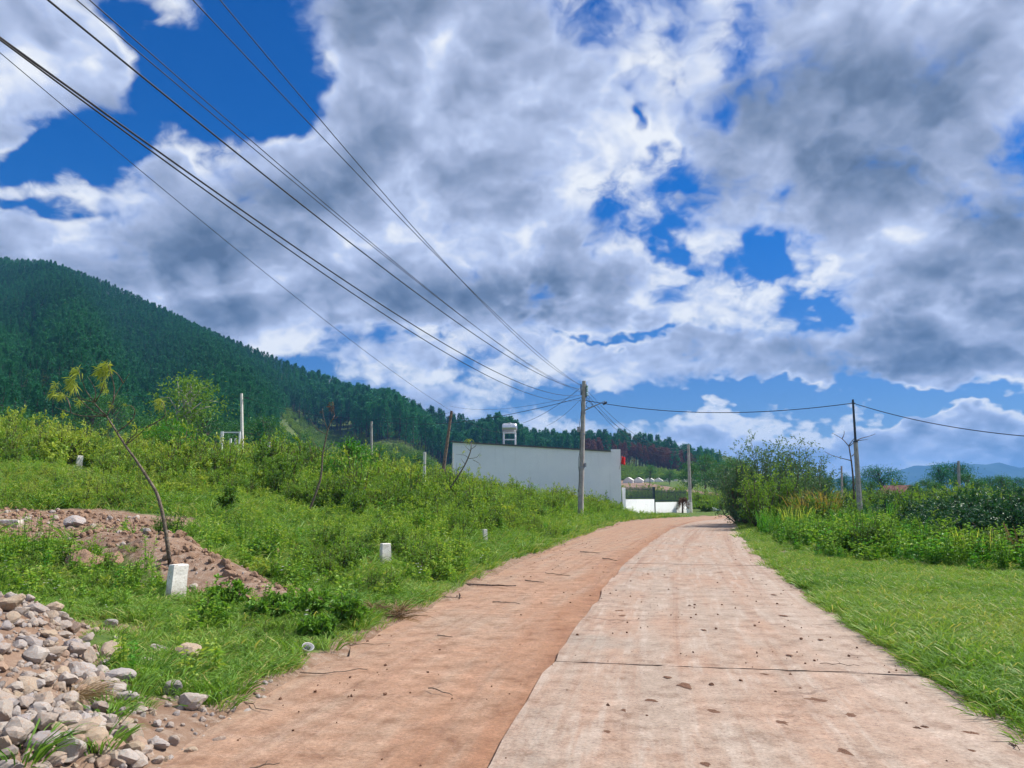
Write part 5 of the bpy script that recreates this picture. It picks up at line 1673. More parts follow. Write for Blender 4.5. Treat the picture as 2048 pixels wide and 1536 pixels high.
# ------------------------------------------------------------------ poles and cables
def build_poles():
    # main pole
    p1 = ground_at(1160, 47); top = at(1168, 762, 47)
    e = empty("utility_pole", p1, "tall concrete utility pole carrying many cables by the left edge of the road", "utility pole")
    ax = np.array([top[0] - p1[0], 0, top[2] - p1[2]])
    h = ax[2]
    s = MB(); t = np.linspace(0, 1, 8); s.tube(np.stack([ax[0] * t, 0 * t, ax[2] * t - .3 * (t == 0)], 1), np.linspace(.185, .115, 8), 14); s.build("shaft", M_concrete, e, smooth=False)

    def on(vv, dx=0.0, dy=0.0):
        z = at(1165, vv, 47)[2] - p1[2]
        return np.array([ax[0] * z / h + dx, dy, z])
    for vv in (774, 781, 789):
        i = MB(); c = on(vv, .19, -.02); i.tube(np.array([c + [0, 0, -.09], c + [0, 0, -.05], c, c + [0, 0, .05], c + [0, 0, .09]]), [.075, .09, .05, .09, .075], 12); i.build("insulator", M_insul, e)
    br = MB(); br.box(tuple(on(795, .11, -.05)), tuple(on(768, .15, .05))); br.build("insulator_bracket", M_darksteel, e)
    b2 = MB(); b2.box(tuple(on(790, -.19, -.03)), tuple(on(768, -.15, .03))); b2.build("insulator_bracket", M_darksteel, e)
    for vv, r in ((795, .10), (809.5, .19)):
        an = np.linspace(0, 2 * math.pi, 25); c = on(vv, .16 + r, -.06)
        l = MB(); l.tube(np.stack([c[0] + r * np.cos(an), np.full(25, c[1]), c[2] + r * np.sin(an)], 1), .018 if r > .15 else .012, 6, cap=False); l.build("cable_coil", M_cable, e)
    arm = MB(); a0 = on(821, .08, -.05); a1 = at(1211, 802, 46.2) - p1
    arm.tube(np.array([a0, a0 * .6 + a1 * .4, a1]), [.035, .03, .022], 8); la = arm.build("lamp_arm", M_steel, e)
    l0, l1 = at(1206, 809, 46.2) - p1, at(1214, 804, 46.2) - p1
    lh = MB(); lh.tube(np.array([l0, (l0 + l1) / 2, l1]), [.05, .075, .04], 8); lh.build("lamp_head", M_darksteel, la)
    for vv in (826, 868, 935):
        bd = MB(); c = on(vv); bd.tube(np.array([c - [0, 0, .03], c + [0, 0, .03]]), .17 if vv < 900 else .185, 14); bd.build("steel_band", M_steel, e)
    bx = MB(); c = on(859, -.24, -.06); bx.box(tuple(c + [-.10, -.08, -.16]), tuple(c + [.08, .08, .16])); bx.build("meter_box", M_steel, e)
    bx = MB(); c = on(930, .20, -.08); bx.box(tuple(c + [-.05, -.06, -.12]), tuple(c + [.06, .05, .12])); bx.build("meter_box", M_steel, e)
    dc = MB(); q = np.array([on(v_, -.17 - .05 * math.sin(v_ * .09), -.10) for v_ in range(800, 985, 8)]); dc.tube(q, .014, 5); dc.build("service_cable", M_cable, e)

    # pipe-topped pole on the right
    p2 = ground_at(1718, 38)
    e2 = empty("utility_pole", p2, "short concrete pole with a thin dark pipe on top rising from the right thicket", "utility pole")
    zj, zt = at(1718, 884, 38)[2] - p2[2], at(1717, 799, 38)[2] - p2[2]
    b = MB(); t = np.array([-.3, zj * .5, zj]); b.tube(np.stack([t * 0, t * 0, t], 1), [.16, .13, .105], 8); b.build("shaft", M_concrete, e2)
    pi = MB(); pi.tube(np.array([[0, 0, zj - .02], [0, 0, zj + .05], [0, 0, zj + .06], [0, 0, zt]]), [.12, .11, .058, .05], 12); pi.build("steel_pipe", M_darksteel, e2, smooth=False)
    ho = MB(); ho.tube(np.array([[-.10, 0, zt - .18], [.10, 0, zt - .18]]), .025, 8); ho.build("cable_hook", M_darksteel, e2)

    # pole past the bend
    p3 = ground_at(1380, 72)
    z3 = at(1380, 889, 72)[2] - p3[2]
    e3 = empty("utility_pole", p3, "grey concrete pole at the end of the white fence", "utility pole")
    b = MB(); t = np.array([-.3, z3 * .5, z3]); b.tube(np.stack([t * 0, t * 0, t], 1), [.17, .145, .11], 12); b.build("shaft", M_concrete, e3)
    b = MB(); b.tube(np.array([[0, 0, -.25], [0, 0, at(1380, 1004, 72)[2] - p3[2]]]), [.182, .172], 12); b.build("white_base", M_whitepost, e3)
    b = MB(); b.box((-.22, -.03, z3 - .5), (.22, .03, z3 - .42)); b.build("crossarm", M_darksteel, e3)

    # lesser poles
    small = [(483, 787, 58, .115, M_whitepost, "white concrete pole among the bushes before the hill", 483), (743, 843, 80, .13, M_concrete, "short grey pole in the scrub below the pine trunks", 742),
             (1917, 922, 92, .16, M_concrete, "grey concrete pole before the blue mountains", 1917), (1683, 932, 85, .11, M_concrete, "thin pale pole behind the dry reeds", 1683)]
    tops = {}
    for px, vt, Y, r, m_, lab, pb in small:
        p = ground_at(pb, Y); tp = at(px, vt, Y)
        ee = empty("concrete_pole", p, lab, "pole")
        b = MB(); b.tube(np.array([[0, 0, -.3], (tp - p) * .5, tp - p]), [r * 1.15, r, r * .85], 10); b.build("shaft", m_, ee)
        c = MB(); c.box((-.16, -.03, (tp - p)[2] - .38), (.16, .03, (tp - p)[2] - .30)); c.build("bracket", M_darksteel, ee)
        tops[px] = tp
    pw = ground_at(879, 52); tw = at(903, 822, 52)
    ew = empty("wooden_pole", pw, "leaning weathered wooden pole left of the white house", "pole")
    b = MB(); b.tube(np.array([[0, 0, -.2], (tw - pw) * .5 + [.02, 0, 0], tw - pw]), [.13, .11, .085], 8); b.build("shaft", M_wood, ew)
    b = MB(); c = (tw - pw) * .93; b.box(tuple(c - [.18, .03, .03]), tuple(c + [.18, .03, .03])); b.build("crossarm", M_wood, ew)

    # ------------- cables
    def cable(P, r, label):
        P = np.asarray(P); b0 = P[len(P) // 2].copy()
        mb = MB(); mb.tube(P, r, 5)
        o = mb.build("power_cable", M_cable, None, b0, smooth=True)
        tag(o, label, "cable", "overhead cables")

    def sag(a, b, s_, n=26):
        t = np.linspace(0, 1, n)[:, None]
        P = np.asarray(a) * (1 - t) + np.asarray(b) * t
        P[:, 2] -= (4 * s_ * t * (1 - t))[:, 0]
        return P
    q1 = np.array([top[0] * .98, 47.0]); q0 = np.array([-7.5, -8.0]); dv = q0 - q1; Ls = np.linalg.norm(dv); dv /= Ls

    def along(pts, r, label, end=None, q0_=None):
        qa = q1 if end is None else np.array(end[:2])
        dd = (q0 if q0_ is None else np.array(q0_)) - qa; LL = np.linalg.norm(dd); dd = dd / LL
        S, Z = [], []
        for (u, v) in pts:
            d = ray(u, v)
            A_ = np.array([[d[0], -dd[0]], [d[1], -dd[1]]])
            k, s_ = np.linalg.solve(A_, qa)
            S.append(s_); Z.append(CAM_Z + k * d[2])
        S, Z = np.array(S), np.array(Z)
        z0 = Z[-1] if end is None else end[2]
        A_ = np.stack([S[:-1], S[:-1] ** 2], 1)
        co = np.linalg.lstsq(A_, Z[:-1] - z0, rcond=None)[0]
        ss = np.linspace(0, LL, 60)
        zz = z0 + co[0] * ss + co[1] * ss ** 2
        cable(np.stack([qa[0] + dd[0] * ss, qa[1] + dd[1] * ss, np.maximum(zz, 4.5)], 1), r, label)
    along([(0, 75), (240, 243), (500, 432), (700, 572), (900, 697), (1000, 745), (1160, 784)], .0115, "thick cable from the left edge to the main pole, upper of a close pair")
    along([(0, 79), (240, 250), (500, 445), (700, 588), (900, 714), (1000, 760), (1160, 793)], .0095, "cable from the left edge to the main pole, lower of a close pair")
    along([(110, 0), (230, 105), (370, 225), (640, 450), (800, 560), (940, 665), (1060, 735), (1160, 773)], .0115, "thick cable from the top left corner, first of the bundle to the main pole")
    along([(152, 0), (350, 170), (600, 370), (800, 535), (1000, 690), (1160, 777)], .0065, "thin cable of the middle bundle, the lower one")
    along([(178, 0), (400, 192), (640, 400), (820, 548), (1000, 690), (1160, 780)], .0065, "thin cable of the middle bundle, the upper one")
    along([(368, 0), (500, 130), (700, 320), (860, 480), (1000, 640), (1080, 715), (1160, 768)], .008, "cable from the top of the sky, lower of the two steepest")
    along([(430, 0), (560, 140), (640, 235), (800, 420), (950, 590), (1060, 700), (1160, 765)], .008, "steepest cable from the top of the sky to the main pole")
    along([(10, 90), (130, 212), (270, 345), (400, 452), (560, 572), (700, 680), (800, 745), (903, 822)], .008, "lone thin cable sweeping down to the leaning wooden pole", tw, (-11.5, -8.0))
    t1 = np.array([top[0], 47, top[2]])
    p2t = p2 + [0, 0, zt - .18]
    cable(sag(at(1168, 800, 47), p2t, .62), .020, "cable crossing the road from the main pole to the pipe-topped pole")
    cable(sag(p2t, at(2330, 880, 26), .55), .018, "cable from the pipe-topped pole towards the right edge")
    for k, (va, zb, sg) in enumerate(((776, .1, 1.5), (783, .25, 1.7), (789, .4, 1.9), (796, .5, 1.2))):
        cable(sag(at(1170, va, 47), p3 + [0, 0, z3 - zb], sg), .011, "slack cable between the main pole and the fence-end pole, %s from top" % ("first", "second", "third", "fourth")[k])
    cable(sag(at(1163, 795, 47), at(760, 842, 90), .9), .019, "thick cable from the main pole leftwards over the white house")
    cable(sag(at(1162, 775, 47), at(1046, 846, 66), .25), .013, "cable from the main pole down to the house roof by the tank")
    cable(sag(at(1160, 800, 47), at(1092, 852, 66), .2), .009, "thin cable from the main pole down to the house roof, the right one")
    cable(sag(at(1150, 793, 47), at(900, 812, 90), .6), .010, "thin cable above the thick one over the white house")
    cable(sag(tw, at(1060, 850, 66), 1.0), .010, "slack cable from the leaning wooden pole past the tank")
    cable(sag(at(483, 793, 58), at(250, 788, 66), .5), .011, "cable from the white pole to the left")
    cable(sag(at(483, 793, 58), tw - [0, 0, .1], 1.0), .010, "cable from the white pole to the leaning wooden pole")


build_poles()


# ------------------------------------------------------------------ marker posts and other small built things
def marker(px, py, h, w, d, rz, lean, label, Y=None):
    p = hit(px, py) if Y is None else ground_at(px, Y)
    e = empty("marker_post", p, label, "marker post", None, rz)
    mb = MB()
    z = [-.15, h * .35, h * .7, h - .015, h]; sc = [1.08, 1.04, 1.0, .97, .90]
    V = []
    for k, zz in enumerate(z):
        for sx, sy in ((-1, -1), (1, -1), (1, 1), (-1, 1)):
            V.append([sx * w / 2 * sc[k] + lean * zz + R.normal() * .004, sy * d / 2 * sc[k] + R.normal() * .004, zz + R.normal() * .003])
    Q = [[4 * k + j, 4 * k + (j + 1) % 4, 4 * k + 4 + (j + 1) % 4, 4 * k + 4 + j] for k in range(4) for j in range(4)] + [[16, 17, 18, 19]]
    mb.add(V, quads=Q); mb.build("post", M_whitepost, e)
    ft = MB(); ft.box((-w * .75, -d * .75, -.2), (w * .75, d * .75, .012)); ft.build("footing", M_concrete, e)
    return e


marker(350, 1198, .46, .21, .13, .95, .05, "white concrete marker post in front of the leaning tree")
marker(770, 1130, .44, .19, .15, .6, 0, "white concrete marker post in the grass halfway along the bank")
marker(970, 1090, .46, .11, .10, .4, 0, "small white marker post farthest along the road edge")
marker(157, 937, .55, .22, .18, .7, .06, "tilted white marker post alone among the bushes on the left")


def build_small():
    for px, vt, Y, r, lab in ((533, 884, 40, .07, "short pale post sticking out of the thicket right of the white pole"), (612, 898, 42, .05, "thin short post in the middle of the thicket"),
                              (848, 904, 44, .07, "pale post near the leaning wooden pole"), (905, 905, 50, .05, "thin post by the left end of the house wall")):
        p = ground_at(px, Y); tp = at(px, vt, Y)
        mb = MB(); mb.box((-r, -r, -.2), (r, r, tp[2] - p[2] - .02)); mb.box((-r * .8, -r * .8, tp[2] - p[2] - .02), (r * .8, r * .8, tp[2] - p[2]))
        o = mb.build("fence_post", M_whitepost, None, (0, 0, 0)); o.location = p; tag(o, lab, "post")
    # white gate frame in the bushes
    p = ground_at(456, 50)
    e = empty("gate_frame", p, "white gate frame standing in the bushes left of the white pole", "gate")
    zt = at(456, 863, 50)[2] - p[2]
    for x, w_, nm in ((-.60, .08, "post"), (.55, .045, "post"), (.30, .05, "post"), (-.02, .05, "post")):
        b = MB(); b.box((x - w_, -w_, -.2), (x + w_, w_, zt if abs(x) > .5 else zt - .45)); b.build(nm, M_plastic, e)
    b = MB(); b.box((-.52, -.03, zt - .10), (.505, .03, zt - .02)); b.build("crossbar", M_plastic, e)
    # dead palm by the fence
    p = ground_at(1364, 69.5)
    e = empty("dead_palm", p, "small dead brown palm against the end of the white fence", "palm")
    h = at(1364, 1000, 69.5)[2] - p[2]
    b = MB(); b.tube(np.array([[0, 0, -.1], [.02, 0, h * .5], [0, 0, h]]), [.09, .07, .09], 8); b.build("trunk", M_bark, e)
    for k in range(17):
        a = R.uniform(0, 6.28); t = np.linspace(0, 1, 6); L = R.uniform(.6, 1.0); up = R.uniform(.1, 1.1)
        P = np.stack([np.cos(a) * L * t * .6, np.sin(a) * L * t * .6, h + up * L * t - 1.3 * L * t ** 2.2], 1)
        m_ = MB(); m_.tube(P, np.linspace(.015, .004, 6), 4, .3, False)
        q = np.repeat(P[1:], 6, 0); n = len(q)
        m_.leaves(q, R.normal(size=(n, 3)) * .5 + [math.cos(a) * .5, math.sin(a) * .5, -.6], R.normal(size=(n, 3)), .30, .05, R.uniform(0, 1, n))
        m_.build("frond", M_deadpalm, e)
    # white rubbish sack past the bend
    p = ground_at(1416, 77)
    for k, (dx, s_, lab) in enumerate(((0, .55, "crumpled white sack dumped in the grass past the bend"), (.75, .35, "smaller pale-green sack beside the dumped white sack"))):
        mb = MB(); V, T = rock_shape(k + 70, 2, .35); mb.add(V * [s_ * 1.3, s_ * .8, s_ * .45], tris=T)
        o = mb.build("sack", M_plastic if k == 0 else M_insul, None, (0, 0, 0), smooth=True); o.location = p + [dx, -.2, s_ * .2]; tag(o, lab, "sack")


# ------------------------------------------------------------------ stones
def ico(sub):
    bm = bmesh.new(); bmesh.ops.create_icosphere(bm, subdivisions=sub, radius=1.0)
    V = np.array([v.co[:] for v in bm.verts]); T = np.array([[v.index for v in f.verts] for f in bm.faces]); bm.free()
    return V, T


ICO = {1: ico(1), 2: ico(2), 3: ico(3)}


def rock_shape(seed, sub=3, rough=.10, planes=11):
    g = np.random.default_rng(seed)
    V, T = ICO[sub]
    N = unit(g.normal(size=(planes, 3))); dist = g.uniform(.55, .95, planes)
    den = np.maximum(V @ N.T, 1e-3)
    r = np.minimum((dist[None] / den).min(1), 1.15)
    W = V * r[:, None]
    for f, a in ((1.7, .10), (3.9, .05), (8.0, .025)):
        n = (vnoise(W[:, 0] * f + 9.1 * seed, W[:, 1] * f + W[:, 2] * f * .7, seed) - .5) + (vnoise(W[:, 2] * f + 3.3 * seed, W[:, 0] * f - W[:, 1] * f * .6, seed + 1) - .5)
        W = W * (1 + n * a * rough / .10)[:, None]
    return W / np.abs(W).max(0)[None], T


build_small()
ROCKS = []
for k in range(12):
    V, T = rock_shape(k + 1)
    mb = MB(); mb.add(V, tris=T); ROCKS.append(mb.mesh("stone", M_rock, smooth=False))
ROCKS_S = []
for k in range(8):
    V, T = rock_shape(k + 31, 2)
    mb = MB(); mb.add(V, tris=T); ROCKS_S.append(mb.mesh("stone", M_rock))
CLODS = []
for k in range(5):
    V, T = rock_shape(k + 51, 2, .3, 7)
    mb = MB(); mb.add(V, tris=T); CLODS.append(mb.mesh("clod", M_clod))


def put_stone(me, p, half, label, group, name="stone", cat="stone", sink=.35, rz=None):
    o = bpy.data.objects.new(name, me); COL.objects.link(o)
    o.scale = half
    o.rotation_euler = (R.normal() * .25, R.normal() * .25, R.uniform(0, 6.28) if rz is None else rz)
    o.location = (p[0], p[1], p[2] + half[2] * (1 - 2 * sink))
    return tag(o, label, cat, group)


def build_stones():
    S = 3.368
    hand = [(110, 1310, 150, 190), (275, 1370, 165, 150), (465, 1420, 170, 170), (565, 1290, 220, 140), (310, 1230, 130, 150), (450, 1235, 190, 120), (20, 1180, 110, 150), (300, 1090, 160, 120),
            (170, 1095, 95, 80), (680, 1140, 140, 90), (790, 1180, 130, 70), (800, 1240, 140, 80), (700, 1065, 130, 70), (570, 1115, 100, 50), (595, 1070, 90, 45), (840, 1065, 150, 90), (650, 1010, 120, 60),
            (740, 975, 150, 80), (790, 930, 180, 120), (860, 910, 80, 90), (560, 880, 150, 90), (610, 950, 130, 80), (510, 745, 120, 120), (600, 790, 130, 130), (360, 760, 140, 100), (470, 710, 120, 90),
            (300, 790, 140, 70), (190, 690, 130, 80), (590, 670, 110, 50), (755, 750, 140, 140), (500, 600, 70, 90), (380, 550, 70, 70), (430, 580, 90, 60), (230, 470, 130, 80), (60, 440, 140, 120),
            (190, 290, 110, 40), (200, 400, 60, 60), (420, 850, 90, 50), (400, 1320, 90, 50), (150, 1240, 90, 110), (100, 1170, 80, 80), (40, 970, 110, 90), (200, 930, 80, 70),
            (140, 970, 70, 60), (470, 1490, 110, 70), (250, 560, 90, 60), (330, 640, 90, 50), (120, 560, 80, 50), (30, 1380, 100, 120), (220, 1180, 70, 60), (600, 1200, 90, 60), (520, 1010, 80, 60),
            (380, 1180, 90, 60), (330, 690, 80, 60), (250, 990, 90, 70), (120, 1060, 70, 60), (60, 1090, 70, 60), (430, 640, 70, 50), (560, 730, 80, 60), (690, 840, 90, 70)]
    for k, (zx, zy, w, h) in enumerate(hand):
        u, v = zx / S, 1080 + zy / S
        p = hit(u, min(v + h / S * .35, 1534))
        m_ = np.linalg.norm(p - [0, 0, CAM_Z]) / F_PX / S
        hw, hh = w * m_ * .54, h * m_ * .54
        put_stone(ROCKS[k % 12], p, (hw, max(hw * .75, hh * .6), max(hh * .75, hw * .40)), "rough pinkish grey stone in the rubble heap at the lower left", "stones of the rubble heap", sink=.12)
    lone = [(50, 220, 130, 90, "pale flat block at the top of the rubble heap"), (735, 550, 130, 80, "white angular stone alone in the grass above the rubble heap"), (560, 575, 45, 45, "small grey stone in the grass by the rubble heap"),
            (975, 805, 115, 65, "small white stone in front of the flat stone at the heap's right end"), (1080, 740, 145, 80, "flat pale stone lying at the right end of the rubble heap"), (1100, 960, 90, 60, "round stone in the grass below the flat pale stone"),
            (930, 1380, 140, 120, "brown-grey stone at the road edge, left of the pair"), (1065, 1365, 150, 100, "white-topped broken stone at the road edge, right of the pair"), (1165, 1345, 80, 100, "thin upright shard of stone at the road edge"),
            (465, 310, 50, 40, "small pale stone in the grass by the top of the heap"), (390, 410, 60, 40, "half-sunk white stone in the grass beside the heap"), (1190, 770, 70, 40, "small stone beside the flat pale stone")]
    for k, (zx, zy, w, h, lab) in enumerate(lone):
        u, v = zx / S, 1080 + zy / S
        p = hit(u, min(v + h / S * .35, 1534)); m_ = np.linalg.norm(p - [0, 0, CAM_Z]) / F_PX / S
        hw, hh = w * m_ * .44, h * m_ * .44
        put_stone(ROCKS[(k * 5 + 2) % 12], p, (hw, hw * .7, max(hh * .75, hw * .35)), lab, None, sink=.22, rz=R.normal() * .3)
    more = [(370, 1310, 110, 70, "pointed pale stone behind the grass at the heap's right end"), (150, 1047, 80, 40, "pale boulder on the scraped earth strip"), (160, 1118, 230, 110, "large reddish boulder of earth and rock in the grass"),
            (228, 1115, 110, 70, "smaller reddish boulder right of the large one"), (100, 1000, 55, 26, "pale stone in the grass above the scraped strip"), (385, 1405, 110, 55, "half-buried pale stone in grass by the road edge"),
            (340, 1380, 75, 46, "brown stone left of the half-buried pale stone"), (432, 1492, 65, 45, "grey stone on the road near the edge"), (522, 1497, 48, 40, "dark stone on the dusty lane"), (556, 1500, 22, 20, "smallest dark stone on the dusty lane"),
            (545, 1108, 90, 50, "earthy brown stone in the grass below the broken brick"), (380, 1508, 50, 30, "broken grey chip by the road edge")]
    for k, (u, v, w, h, lab) in enumerate(more):
        w, h = w / 2, h / 2
        p = hit(u, min(v + h * .4, 1534)); m_ = np.linalg.norm(p - [0, 0, CAM_Z]) / F_PX
        o = put_stone(ROCKS[(k * 7 + 1) % 12], p, (w * m_ * .50, w * m_ * .42, max(h * m_ * .66, w * m_ * .26)), lab, None, sink=.2, rz=R.normal() * .3)
        if k in (2, 3, 10):
            o.scale = [q * .75 for q in o.scale]; o.location.z -= o.scale[2] * .45
            o.data = CLODS[k % 5]; o.name = "earth_boulder"; o["category"] = "boulder"
    # smaller stones filling the heap
    n = 0
    while n < 200:
        u, v = R.uniform(-60, 330), R.uniform(1140, 1560)
        if v < 1170 + max(0, u - 20) * .55 or v > 1540 and u > 150: continue
        if u > 40 + (v - 1130) * .85: continue
        p = hit(u, min(v, 1560))
        s_ = .025 + .085 * R.uniform() ** 1.3
        put_stone(ROCKS_S[n % 8], p, (s_, s_ * R.uniform(.6, 1), s_ * R.uniform(.45, .8)), "small stone filling the gaps of the rubble heap", "small stones of the rubble heap", sink=.25)
        n += 1
    # gravel
    x, y = uniform_pts(12000, -8.5, -1.6, 3.8, 11.5)
    e_ = sst(heap(x, y), .05, .4)
    ed = np.exp(-(((x + 2.25) / .5) ** 2 + ((y - 5.6) / 1.2) ** 2)) * .6
    keep = in_view(x, y, .15) & (R.uniform(size=len(x)) < np.maximum(e_ * .8, ed))
    x, y = x[keep], y[keep]; n = len(x)
    scatter("gravel", "loose grit and gravel between the stones of the heap", "gravel", ROCKS_S[:6], np.stack([x, y, height(x, y) + .004], 1), R.uniform(0, 6.28, n), .008 + .030 * R.uniform(0, 1, n) ** 2,
            R.integers(0, 6, n), np.zeros(n), R.normal(size=(n, 2)) * .6)
    # clods of the dug ridge and the scraped strip
    x, y = uniform_pts(16000, -19, -2.2, 9.5, 20)
    keep = in_view(x, y) & (R.uniform(size=len(x)) < dirt_at(x, y) ** 2 * .62)
    x, y = x[keep], y[keep]; n = len(x)
    scatter("earth_clods", "crumbled red-brown clods over the dug earth", "earth clods", CLODS + ROCKS_S[:1], np.stack([x, y, height(x, y) + .01], 1), R.uniform(0, 6.28, n), .018 + .085 * R.uniform(0, 1, n) ** 3,
            R.choice(6, n, p=[.18, .18, .18, .18, .18, .10]), np.zeros(n), R.normal(size=(n, 2)) * .5)
    # grit on the road
    x, y = uniform_pts(9000, -3, 12, 4.3, 30)
    dl, dr = lateral(x, y)
    cl = vnoise(x * 1.1, y * 1.1, 95)
    keep = in_view(x, y) & (dl < -.15) & (dr < -.1) & (R.uniform(size=len(x)) < .36 * (cl > .66) + .06)
    x, y, = x[keep], y[keep]; n = len(x)
    lat = np.interp(y, ROAD[:, 1], ROAD[:, 0])
    GR = []
    for k in range(4):
        V, T = rock_shape(k + 61, 1, .3, 7); mb = MB(); mb.add(V, tris=T); GR.append(mb.mesh("crumb", M_mud))
    scatter("road_grit", "dark crumbs of mud and grit strewn over the road", "grit", GR, np.stack([x, y, np.where(x > lat, .006, -.032)], 1), R.uniform(0, 6.28, n), .005 + .016 * R.uniform(0, 1, n) ** 3, R.integers(0, 4, n),
            np.zeros(n))


build_stones()


# ------------------------------------------------------------------ litter on and beside the road
def surface_z(x, y):
    return .007 if x > np.interp(y, ROAD[:, 1], ROAD[:, 0]) else -.030


def build_litter():
    MUD = []
    for k in range(7):                                      # ragged, low splats with a crumbly top
        g = np.random.default_rng(300 + k); na, nr = 26, 5
        an = np.arange(na) * 2 * math.pi / na
        out = .45 + .9 * vnoise(np.cos(an) * 1.6 + 7 * k, np.sin(an) * 1.6, 200 + k) ** 1.2 + .45 * (vnoise(np.cos(an) * 5 + k, np.sin(an) * 5, 220 + k) - .5)
        V = [[0, 0, .7]]
        for q in range(1, nr + 1):
            t = q / nr
            for j in range(na):
                V.append([math.cos(an[j]) * out[j] * t, math.sin(an[j]) * out[j] * t, (1 - t ** 2.2) * (.5 + .9 * g.uniform()) if q < nr else -.4])
        T = [[0, 1 + j, 1 + (j + 1) % na] for j in range(na)]
        Q = [[1 + q * na + j, 1 + (q + 1) * na + j, 1 + (q + 1) * na + (j + 1) % na, 1 + q * na + (j + 1) % na] for q in range(nr - 1) for j in range(na)]
        mb = MB(); mb.add(V, tris=T, quads=Q); MUD.append(mb.mesh("mud_clod", M_mud, smooth=False))
    patches = [(1302, 1402, 46, "reddish mud splash low in the middle of the concrete lane"), (1372, 1372, 60, "largest dark mud patch just below the slab joint"), (1335, 1356, 30, "small mud patch between the joint and the largest patch"),
               (1428, 1424, 34, "thin dark mud ring right of the reddish splash"), (1566, 1448, 40, "pair of brown mud clods in the lower right of the road"), (1636, 1402, 60, "curled mud clod right of the road's middle"),
               (1701, 1432, 40, "dark mud crumb group near the right road edge"), (1412, 1530, 44, "mud clod at the bottom edge of the picture"), (1690, 1505, 52, "dark cluster of mud near the bottom right"),
               (1944, 1504, 30, "single round clod near the right road edge"), (1850, 1457, 18, "small round clod right of the wheel curve"), (1835, 1459, 18, "small round clod left of its twin near the right edge"),
               (1408, 1261, 22, "brown mud spot on the joint-free middle slab"), (1566, 1232, 24, "brown mud spot nearer the right edge on the middle slab"), (1642, 1280, 26, "dark mud spot close to the right road edge"),
               (1548, 1190, 22, "dark clod at the right edge of the middle slab"), (1240, 1222, 26, "rusty mud streak by the seam"), (1245, 1232, 24, "second rusty mud streak by the seam"), (1580, 1312, 22, "small mud spot above the joint's right half"),
               (1530, 1350, 22, "small mud spot under the joint's right half"), (1940, 1468, 40, "reddish mud patch near the lower right road edge"), (1215, 1465, 34, "mud print low on the left of the concrete lane"),
               (1248, 1422, 24, "small mud print above the low left print"), (1440, 1145, 20, "small dark spot far along the concrete lane"), (1547, 1137, 12, "tiny clod on the right edge far along the lane")]
    for k, (u, v, w, lab) in enumerate(patches):
        d = ray(u, min(v, 1532)); p = np.array([0, 0, CAM_Z]) + d * (-CAM_Z / d[2])
        m_ = np.linalg.norm(p - [0, 0, CAM_Z]) / F_PX
        o = bpy.data.objects.new("mud_clod", MUD[k % 7]); COL.objects.link(o)
        o.location = (p[0], p[1], surface_z(p[0], p[1]) + .001); o.scale = (w * m_ * .27, w * m_ * .40, .003 + .006 * (w < 20)); o.rotation_euler = (0, 0, R.normal() * .5)
        tag(o, lab, "mud")
    k = 0
    while k < 30:
        x, y = R.uniform(-1.5, 5), R.uniform(4.6, 22)
        dl, dr = lateral(x, y)
        if dl > -.3 or dr > -.15 or not bool(in_view(np.array(x), np.array(y), 0)): continue
        s_ = .008 + .020 * R.uniform() ** 2
        o = bpy.data.objects.new("mud_clod", MUD[k % 7]); COL.objects.link(o)
        o.location = (x, y, surface_z(x, y) + .003); o.scale = (s_, s_ * R.uniform(.5, 1), s_ * .25 + .003); o.rotation_euler = (0, 0, R.uniform(0, 6))
        tag(o, "small flake of dried mud on the road", "mud", "mud flakes on the road"); k += 1
    sticks = [((600, 1345), (735, 1335), .010, "long thin stick at the left edge of the dusty lane"), ((690, 1286), (782, 1283), .0065, "thin stick at the grass edge above the plastic cup"), ((930, 1168), (1032, 1172), .030, "thick dark stick lying by the left road edge"),
              ((1050, 1160), (1088, 1163), .018, "short stick beside the thick dark stick"), ((870, 1192), (925, 1194), .012, "thin twig just before the thick dark stick"), ((985, 1201), (1040, 1205), .012, "broken twig between the thick stick and the seam"),
              ((875, 1267), (905, 1271), .010, "small twig in the middle of the dusty lane"), ((857, 1373), (905, 1385), .008, "curved twig in the lower dusty lane"), ((1160, 1103), (1200, 1105), .020, "far twig on the dusty lane"),
              ((1205, 1115), (1235, 1120), .018, "far bent twig near the seam"), ((1090, 1145), (1140, 1150), .012, "pale twig beyond the short stick"), ((470, 1395), (545, 1418), .007, "twig crossing the pale patch at the road edge"),
              ((1640, 1330), (1720, 1336), .006, "thin stem on the slab near the right edge"), ((500, 1530), (560, 1522), .008, "twig at the bottom left of the road"), ((2020, 1490), (2040, 1505), .008, "short twig at the right road edge")]
    for k, (a, b, r, lab) in enumerate(sticks):
        pts = []
        for (u, v) in (a, b):
            d = ray(u, v); p = np.array([0, 0, CAM_Z]) + d * (-CAM_Z / d[2]); pts.append(np.array([p[0], p[1], surface_z(p[0], p[1]) + r * .8]))
        n = 7; t = np.linspace(0, 1, n)[:, None]
        P = pts[0] * (1 - t) + pts[1] * t
        L = np.linalg.norm(pts[1] - pts[0])
        P[1:-1, :2] += R.normal(size=(n - 2, 2)) * .03 * L; P[:, 2] += np.abs(R.normal(size=n)) * .008
        root = P[0].copy()
        e = empty("stick", root, lab, "stick")
        r = r * .72
        mb = MB(); mb.tube(P, np.linspace(r, r * .5, n), 6); mb.build("stem", M_twig, e, root)
        q = P[3] + np.array([R.normal() * .12 * L, R.normal() * .12 * L, .01]); mb = MB(); mb.tube(np.array([P[3], (P[3] + q) / 2 + [0, 0, .01], q]), [r * .5, r * .4, r * .25], 5); mb.build("side_twig", M_twig, e, root)
    # plastic cup at the edge of the grass
    p = hit(611, 1309)
